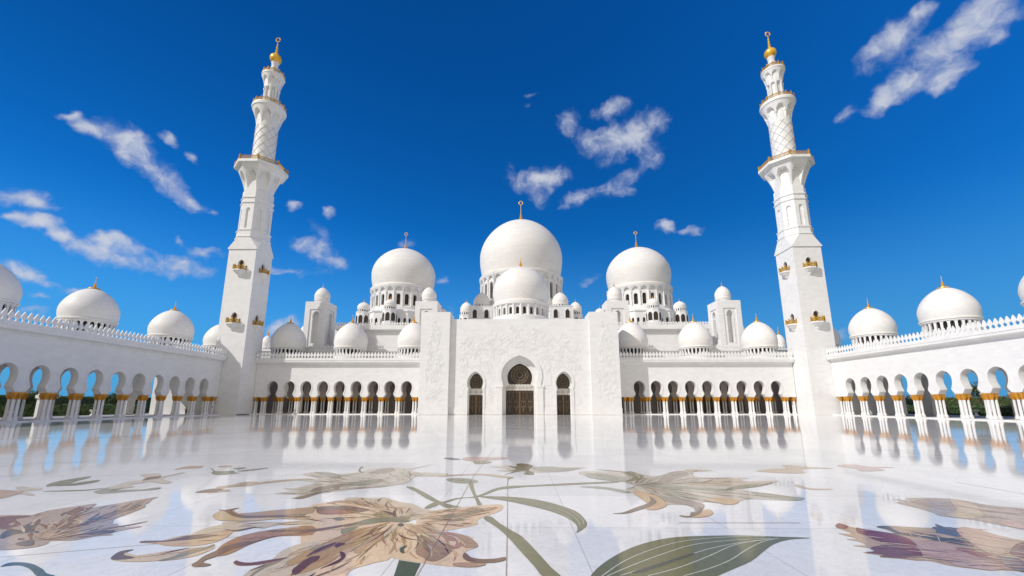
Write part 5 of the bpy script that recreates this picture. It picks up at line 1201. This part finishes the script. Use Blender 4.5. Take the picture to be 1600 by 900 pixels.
def minaret(cx, cy, label):
    t = empty('minaret', (cx, cy, 0), label, 'minaret'); H = 3.47; c = (cx, cy)
    ZS = 40.9
    mb = MB()
    bz = [21.7, 35.15]   # balcony floors
    for k in range(4):
        a = k*pi/2
        def fm(u, v, z, a=a): lx, ly = u, -H+v; return (cx+lx*cos(a)-ly*sin(a), cy+lx*sin(a)+ly*cos(a), z)
        zz = 0.02
        for b in bz:
            mb.add([fm(-H,0,zz), fm(H,0,zz), fm(H,0,b), fm(-H,0,b)], [(0,1,2,3)])
            nz = b+3.2; pr = keyhole(0.72, b+1.25, b, b+2.75, 0.66, 0.60)
            arch_bays(mb, 1, 2*H, -H, nz, pr, 0.45, fm, frame=0.05, fw=0.16); zz = nz
        mb.add([fm(-H,0,zz), fm(H,0,zz), fm(H,0,ZS-.25), fm(-H,0,ZS-.25)], [(0,1,2,3)])
    w = H+.22; mb.box(cx-w, cx+w, cy-w, cy+w, ZS-.25, ZS)
    # chamfered shoulder from square to octagon
    o8 = lambda r, z: [(cx+r/cos(pi/8)*cos(pi/8+i*pi/4), cy+r/cos(pi/8)*sin(pi/8+i*pi/4), z) for i in range(8)]
    sq = [(cx+w, cy+w), (cx-w, cy+w), (cx-w, cy-w), (cx+w, cy-w)]
    O = o8(3.72, 43.9); S = [(x, y, ZS) for x, y in sq]
    # octagon vertices i: angle 22.5+45i ; corners at 45,135,225,315
    mb.add(O+S, [(0,1,8),(2,3,9),(4,5,10),(6,7,11),(1,2,9,8),(3,4,10,9),(5,6,11,10),(7,0,8,11)])
    mb.build('shaft', 'wall', t, sharp=20)
    for k in range(4):
        a = k*pi/2
        def fm(u, v, z, a=a): lx, ly = u, -H+v; return (cx+lx*cos(a)-ly*sin(a), cy+lx*sin(a)+ly*cos(a), z)
        for b in bz:
            # half-octagonal balcony on a tapering corbel
            out = [(-1.5, 0), (-1.2, -1.0), (-0.6, -1.35), (0.6, -1.35), (1.2, -1.0), (1.5, 0)]
            m2 = MB(); L = len(out)
            lv = [(1.0, b), (1.04, b-.06), (1.04, b-.3), (0.95, b-.36), (0.62, b-.95), (0.34, b-1.25), (0.34, b-1.45), (0.06, b-1.9)]
            vs = []
            for s_, z in lv: vs += [fm(x*s_, y*s_, z) for x, y in out]
            m2.add(vs, [tuple(range(L)), tuple(range(len(vs)-1, len(vs)-L-1, -1))]+[(i*L+j, i*L+j+1, (i+1)*L+j+1, (i+1)*L+j) for i in range(len(lv)-1) for j in range(L-1)])
            bo = m2.build('balcony', 'trim', t, fm(0, 0, b), sharp=20)
            r = MB(); pp = [fm(x*.95, y*.95-.02, 0)[:2] for x, y in out]; railing(r, pp, b, 1.0, 0.15, closed=False)
            # pierced panels between the posts
            for i in range(L-1):
                p, q = pp[i], pp[i+1]; m_ = ((p[0]+q[0])/2, (p[1]+q[1])/2)
                dx, dy = (q[0]-p[0])*.36, (q[1]-p[1])*.36
                r.tube([(m_[0]-dx, m_[1]-dy, b+.22), (m_[0]+dx, m_[1]+dy, b+.22), (m_[0]+dx, m_[1]+dy, b+.68), (m_[0]-dx, m_[1]-dy, b+.68)], .05, 4, True)
            r.build('railing', 'rail', bo, fm(0, 0, b))
            d = MB(); d.add([fm(-.75,.44,b), fm(.75,.44,b), fm(.75,.44,b+2.9), fm(-.75,.44,b+2.9)], [(0,1,2,3)]); d.build('balcony_door', 'bronze', bo, fm(0, 0, b), sharp=0)
    # octagonal stage
    mb = MB(); R8 = 3.42; q = 1/cos(pi/8)
    mb.lathe([(3.72*q, 43.9), (3.85*q, 43.95), (3.85*q, 44.2), (3.6*q, 44.35), (3.6*q, 45.75), (3.75*q, 45.8), (3.75*q, 46.05), (R8*q, 46.2), (R8*q, 46.4)], 8, c, pi/8)
    for k in range(8):
        a = k*pi/4; hw = R8*math.tan(pi/8)
        fm = lambda u, v, z: (cx+(R8-v)*sin(a)+u*cos(a), cy-(R8-v)*cos(a)+u*sin(a), z)
        arch_bays(mb, 1, 2*hw, -hw, 53.3, round_arch(0.52, 46.4, 52.0, .15, 6), 0.3, fm)
        mb.add([fm(-.55,.29,46.4), fm(.55,.29,46.4), fm(.55,.29,52.2), fm(-.55,.29,52.2)], [(0,1,2,3)])
    mb.lathe([(R8*q, 53.3), (3.62*q, 53.4), (3.62*q, 53.65), (R8*q, 53.75), (R8*q, 54.7), (3.62*q, 54.8), (3.62*q, 55.05), (3.35*q, 55.15), (3.35*q, 57.2)], 8, c, pi/8)
    mb.build('octagonal_stage', 'wall', t, sharp=20)
    mb = MB(); flare(mb, c, 8, 3.35, 5.75, 57.2, 63.6, 8, 26, 16, pi/8-pi/8+pi/8)
    mb.lathe([(5.75*q, 63.6), (5.95*q, 63.62), (5.95*q, 64.3), (5.8*q, 64.4), (2.5, 64.42)], 8, c, pi/8); mb.build('lower_gallery', 'trim', t, sharp=24)
    mb = MB(); railing(mb, [(cx+5.7*q*cos(pi/8+i*pi/4), cy+5.7*q*sin(pi/8+i*pi/4)) for i in range(8)], 64.4, 1.15, .22); mb.build('gallery_railing', 'rail', t)
    # round stage with lattice of raised bands
    mb = MB(); mb.lathe([(2.75, 64.4), (2.85, 64.6), (2.7, 65.0), (2.68, 70), (2.66, 76.6)], 48, c); mb.build('round_stage', 'trim', t)
    mb = MB(); nS = 8
    for k in range(nS):
        for dr in (1, -1):
            pts = [(cx+2.70*cos(2*pi*k/nS+dr*a*2*pi), cy+2.70*sin(2*pi*k/nS+dr*a*2*pi), 64.9+a*20) for a in [i/56 for i in range(34)]]
            mb.tube(pts, 0.055, 4)
    mb.build('lattice_bands', 'groove', t, sharp=0)
    mb = MB(); flare(mb, c, 8, 2.66, 4.05, 76.5, 82.0, 8, 22, 14, 0, True)
    mb.lathe([(4.05, 82.0), (4.2, 82.05), (4.3, 82.5), (4.22, 82.95), (4.05, 83.0), (1.8, 83.05)], 48, c); mb.build('upper_gallery', 'trim', t, sharp=24)
    mb = MB(); railing(mb, [(cx+4.0*cos(i*pi/8), cy+4.0*sin(i*pi/8)) for i in range(16)], 83.0, 1.1, .13); mb.build('gallery_railing', 'rail', t)
    # open lantern
    mb = MB(); mb.lathe([(1.5, 83), (1.5, 91)], 16, c)
    for i in range(8):
        a = pi/8+i*pi/4; p = (cx+1.72*cos(a), cy+1.72*sin(a))
        mb.lathe([(.42, 83), (.42, 83.6), (.27, 83.7), (.25, 88.3), (.40, 88.7), (.42, 89.0)], 8, p)
    mb.lathe([(1.95, 88.9), (2.05, 89.0), (2.05, 89.3)], 8, c, pi/8)
    mb.build('lantern', 'wall', t)
    mb = MB(); flare(mb, c, 8, 1.98, 2.85, 89.0, 92.8, 8, 16, 12, 0, True)
    mb.lathe([(2.85, 92.8), (2.95, 92.85), (2.95, 93.3), (2.7, 93.4), (0.9, 93.45)], 32, c); mb.build('crown_gallery', 'trim', t, sharp=24)
    mb = MB(); railing(mb, [(cx+2.75*cos(i*pi/6), cy+2.75*sin(i*pi/6)) for i in range(12)], 93.4, 1.0, .12); mb.build('gallery_railing', 'rail', t)
    mb = MB(); mb.lathe([(1.15, 93.4), (1.15, 93.8), (.9, 94.0), (.9, 95.4), (1.12, 95.6), (1.12, 95.9), (.85, 96.1), (.9, 97.6), (1.05, 97.9)], 24, c); mb.build('neck', 'trim', t)
    mb = MB(); P = [(.6, 97.7), (1.15, 98.1)]
    for i in range(1, 18): a = -pi/2+.55+(pi-.75)*i/18; P.append((1.55*cos(a), 99.3+1.5*sin(a)))
    P += [(0.34, 101.0), (.42, 101.3), (.2, 101.6), (.38, 102.1), (.16, 102.5), (.3, 103.0), (.12, 103.5), (.26, 103.9), (.1, 104.3), (.05, 105.0)]
    mb.lathe(P, 28, c)
    mb.tube([(cx+.62*cos(i*pi/10), cy, 105.75+.62*sin(i*pi/10)) for i in range(20)], .15, 6, True)
    mb.build('gilded_finial', 'gold', t)
minaret(-70.13, 104.02, 'tall white minaret on the left, its foot in the shadow of the arcade')
minaret(70.2, 104.02, 'tall white minaret on the right, sunlit down to its foot')
# ------------------------------------------------------------------ planting beyond the side arcades
def foliage(mb, c, rad, n, size, rnd, squash=0.8):
    cl = []
    for i in range(max(6, n//45)):
        a = rnd.uniform(0, 2*pi); e = rnd.uniform(-.5, 1); r = rad*rnd.uniform(.35, .95)
        cl.append((c[0]+r*cos(a)*cos(e), c[1]+r*sin(a)*cos(e), c[2]+r*sin(e)*squash, rad*rnd.uniform(.22, .42)))
    for i in range(n):
        x, y, z, r = rnd.choice(cl); v = Vector((rnd.gauss(0, 1), rnd.gauss(0, 1), rnd.gauss(0, 1))).normalized()*r*rnd.uniform(.5, 1.05)
        p = Vector((x, y, z))+v; nrm = (v.normalized()+Vector((rnd.uniform(-.6, .6), rnd.uniform(-.6, .6), rnd.uniform(-.2, .8)))).normalized()
        a = nrm.orthogonal().normalized(); b = nrm.cross(a); L = size*rnd.uniform(.6, 1.3)
        mb.add([p-a*L*.5, p+b*L*.28, p+a*L*.6, p-b*L*.28], [(0, 1, 2, 3)])
def tree(x, y, h, rad, label, seed, m='leaf', group=None):
    rnd = random.Random(seed); t = empty('tree', (x, y, -.2), label, 'tree', group)
    mb = MB(); th = h*.42
    mb.tube([(x, y, -.3), (x+.1, y, th*.5), (x+rnd.uniform(-.3, .3), y+rnd.uniform(-.3, .3), th)], [.26, .18, .14], 8)
    for k in range(6):
        a = k*1.05+rnd.random(); mb.tube([(x, y, th*.85), (x+rad*.35*cos(a), y+rad*.35*sin(a), th+rad*.4), (x+rad*.65*cos(a), y+rad*.65*sin(a), th+rad*.8)], [.11, .07, .03], 6)
    mb.build('trunk', 'bark', t)
    mb = MB(); foliage(mb, (x, y, h-rad*.75), rad, 1500, .42, rnd); mb.build('crown', m, t, sharp=0)
def palm(x, y, h, label, seed):
    rnd = random.Random(seed); t = empty('palm_tree', (x, y, -.2), label, 'palm')
    mb = MB(); mb.tube([(x, y, -.3), (x+.15, y, h*.5), (x, y, h)], [.32, .22, .2], 8); mb.build('trunk', 'bark', t)
    mb = MB()
    for k in range(26):
        a = k*2.4; e = rnd.uniform(-.2, 1.2); L = rnd.uniform(2.2, 3.0); pts = []
        for i in range(7):
            q = i/6; pts.append(Vector((x+cos(a)*cos(e)*L*q, y+sin(a)*cos(e)*L*q, h+sin(e)*L*q-1.5*q*q)))
        for i in range(6):
            d = (pts[i+1]-pts[i]).normalized(); sd_ = d.cross(Vector((0, 0, 1))).normalized()
            for sg in (-1, 1):
                for w in (0, .5):
                    p = pts[i].lerp(pts[i+1], w); tip = p+sd_*sg*.55*(1-i/8)+d*.35-Vector((0, 0, .18))
                    mb.add([p-d*.05, p+d*.07, tip], [(0, 1, 2)])
    mb.build('fronds', 'palm', t, sharp=0)
TL = ['bushy dark tree seen through the {} arcade, {}']
spots = [(-112, 58, 6.2, 2.9, 'at its near end'), (-116, 68, 5.4, 2.7, 'second from its near end'), (-110, 77, 5.8, 2.6, 'third from its near end'), (-118, 86, 6.4, 3.1, 'behind its middle arches'), (-111, 95, 5.5, 2.6, 'behind its far arches'), (-119, 106, 6.2, 3.0, 'near the minaret'), (-109, 115, 5.6, 2.6, 'beyond the minaret')]
for i, (x, y, h, r, d) in enumerate(spots): tree(x, y, h, r, 'bushy dark tree behind the left arcade, '+d, 30+i, 'leaf', 'trees behind the left arcade')
spots = [(107, 62, 7.4, 2.9, 'at its near end'), (113, 72, 9.0, 3.4, 'tall, behind its near arches'), (106, 83, 6.0, 2.6, 'low, behind its middle arches'), (112, 92, 9.5, 3.3, 'tallest one, behind its far arches'), (107, 103, 7.5, 2.9, 'near the minaret'), (104, 114, 7.0, 2.8, 'beyond the minaret')]
for i, (x, y, h, r, d) in enumerate(spots): tree(x, y, h, r, 'olive green tree behind the right arcade, '+d, 60+i, 'leaf2', 'trees behind the right arcade')
palm(101.5, 77.0, 5.2, 'short palm with arching fronds behind the right arcade middle', 3)
palm(102.5, 68.0, 5.6, 'taller palm with arching fronds behind the right arcade near end', 4)
palm(-101.0, 90.0, 4.8, 'short palm with arching fronds behind the left arcade', 5)
def hedge(x, y0, y1, w, h, label, seed, m='leaf'):
    rnd = random.Random(seed); mb = MB(); n = int((y1-y0)*70)
    for i in range(n):
        y = rnd.uniform(y0, y1); s_ = rnd.random()
        px = x+rnd.uniform(-w, w); pz = h+rnd.uniform(-.25, .25)
        if s_ < .6: px = x+(-w if rnd.random() < .5 else w)+rnd.uniform(-.2, .2); pz = rnd.uniform(-.2, h)
        p = Vector((px, y, pz)); a = Vector((rnd.gauss(0, 1), rnd.gauss(0, 1), rnd.gauss(0, 1))).normalized(); b = a.orthogonal().normalized(); L = .5
        mb.add([p-a*L*.5, p+b*L*.3, p+a*L*.5, p-b*L*.3], [(0, 1, 2, 3)])
    mb.box(x-w+.1, x+w-.1, y0, y1, -.25, h-.1)
    tag(mb.build('hedge', m, sharp=0), label, 'hedge')
hedge(-104, 30, 118, 1.0, 2.2, 'clipped dark hedge along the garden behind the left arcade', 5)
hedge(-123, 20, 190, 1.6, 4.3, 'tall dense hedge closing the garden behind the left arcade', 6)
hedge(102.5, 30, 120, 1.0, 1.9, 'clipped dark hedge along the garden behind the right arcade', 7)
hedge(121, 20, 200, 1.6, 4.2, 'tall dense hedge closing the garden behind the right arcade', 8, 'leaf2')
for sx in (-1, 1):
    for k, y in enumerate((66, 82, 98)):
        mb = MB(); x = sx*(98.1 if sx < 0 else 100.4)
        mb.lathe([(.45, -.2), (.5, 0), (.22, .25), (.2, .6), (.5, .9), (.62, 1.15), (.55, 1.2)], 16, (x, y))
        pos = ('nearest', 'middle', 'farthest')[k]
        tag(mb.build('planter', 'shaft', origin=(x, y, -.2)), '%s white stone urn in the %s garden' % (pos, 'left' if sx < 0 else 'right'), 'urn', 'garden urns')
# ------------------------------------------------------------------ people
def person(x, y, z, h, label, top, bottom, yaw, stride=.22):
    k = h/1.72; me = bpy.data.meshes.new('person')
    J = {'pel': (0,0,.95,.135), 'ab': (0,.0,1.12,.125), 'ch': (0,0,1.33,.15), 'nk': (0,0,1.48,.055), 'hd0': (0,-.01,1.56,.075), 'hd': (0,-.015,1.64,.095), 'tp': (0,-.005,1.72,.06),
         'hl': (-.09,0,.9,.09), 'kl': (-.10,-stride*.5,.5,.06), 'al': (-.10,-stride,.09,.04), 'fl': (-.10,-stride-.15,.04,.035),
         'hr': (.09,0,.9,.09), 'kr': (.10,stride*.2,.5,.06), 'ar': (.10,stride,.10,.04), 'fr': (.10,stride-.13,.04,.035),
         'sl': (-.185,0,1.40,.055), 'el': (-.24,.05,1.14,.042), 'wl': (-.23,-.05,.90,.03), 'gl': (-.23,-.09,.80,.03),
         'sr': (.185,0,1.40,.055), 'er': (.24,.02,1.14,.042), 'wr': (.23,.12,.92,.03), 'gr': (.22,.14,.82,.03)}
    E = [('pel','ab'),('ab','ch'),('ch','nk'),('nk','hd0'),('hd0','hd'),('hd','tp'),('pel','hl'),('hl','kl'),('kl','al'),('al','fl'),('pel','hr'),('hr','kr'),('kr','ar'),('ar','fr'),('ch','sl'),('sl','el'),('el','wl'),('wl','gl'),('ch','sr'),('sr','er'),('er','wr'),('wr','gr')]
    ks = list(J); me.from_pydata([tuple(v*k for v in J[q][:3]) for q in ks], [(ks.index(a), ks.index(b)) for a, b in E], [])
    o = bpy.data.objects.new('person', me); COL.objects.link(o); me.materials.append(M['skin'])
    md = o.modifiers.new('skin', 'SKIN'); me.skin_vertices.new() if not me.skin_vertices else None
    for i, q in enumerate(ks): r = J[q][3]*k; me.skin_vertices[0].data[i].radius = (r, r); me.skin_vertices[0].data[i].use_root = (i == 0)
    sb = o.modifiers.new('sub', 'SUBSURF'); sb.levels = 1; sb.render_levels = 1
    o.location = (x, y, z); o.rotation_euler = (0, 0, yaw); tag(o, label, 'person'); WL[o.name] = Vector((x, y, z))
    def local(mb, nm, m): 
        ob = mb.build(nm, m, None); ob.parent = o; ob.location = (0, 0, 0); return ob
    m1 = MB(); m1.lathe([(.15*k, .88*k), (.165*k, 1.1*k), (.19*k, 1.34*k), (.13*k, 1.44*k), (.07*k, 1.47*k)], 14)
    for s_, e, w_ in (('sl','el','wl'), ('sr','er','wr')): m1.tube([tuple(v*k for v in J[q][:3]) for q in (s_, e, w_)], [.075*k, .058*k, .046*k], 8)
    local(m1, 'shirt', top)
    m1 = MB()
    for a_, b_, c_ in (('hl','kl','al'), ('hr','kr','ar')): m1.tube([tuple(v*k for v in J[q][:3]) for q in (a_, b_, c_)], [.115*k, .08*k, .06*k], 8)
    m1.lathe([(.13*k, .80*k), (.165*k, .88*k), (.15*k, .98*k)], 14); local(m1, 'trousers', bottom)
    m1 = MB(); m1.lathe([(.07*k, 1.60*k), (.108*k, 1.64*k), (.106*k, 1.70*k), (.06*k, 1.75*k), (.01*k, 1.76*k)], 14, (0, .012*k)); local(m1, 'hair', 'hair')
person(-70.9, 98.3, ST, 1.75, 'person with black hair in white shirt walking by the foot of the left minaret', 'robe', 'robe', 0.4)
person(-72.9, 93.2, ST, 1.7, 'person in pink top and dark trousers between the columns of the left arcade', 'pinkcloth', 'darkcloth', 1.3, .1)
person(-74.6, 91.8, ST, 1.68, 'person in white top standing deeper inside the left arcade', 'robe', 'darkcloth', -.8, .05)
person(-97.5, 76.0, -.05, 1.72, 'person in dark clothes on the garden path behind the left arcade', 'darkcloth', 'darkcloth', .2, .2)
print('objects', len(bpy.data.objects))
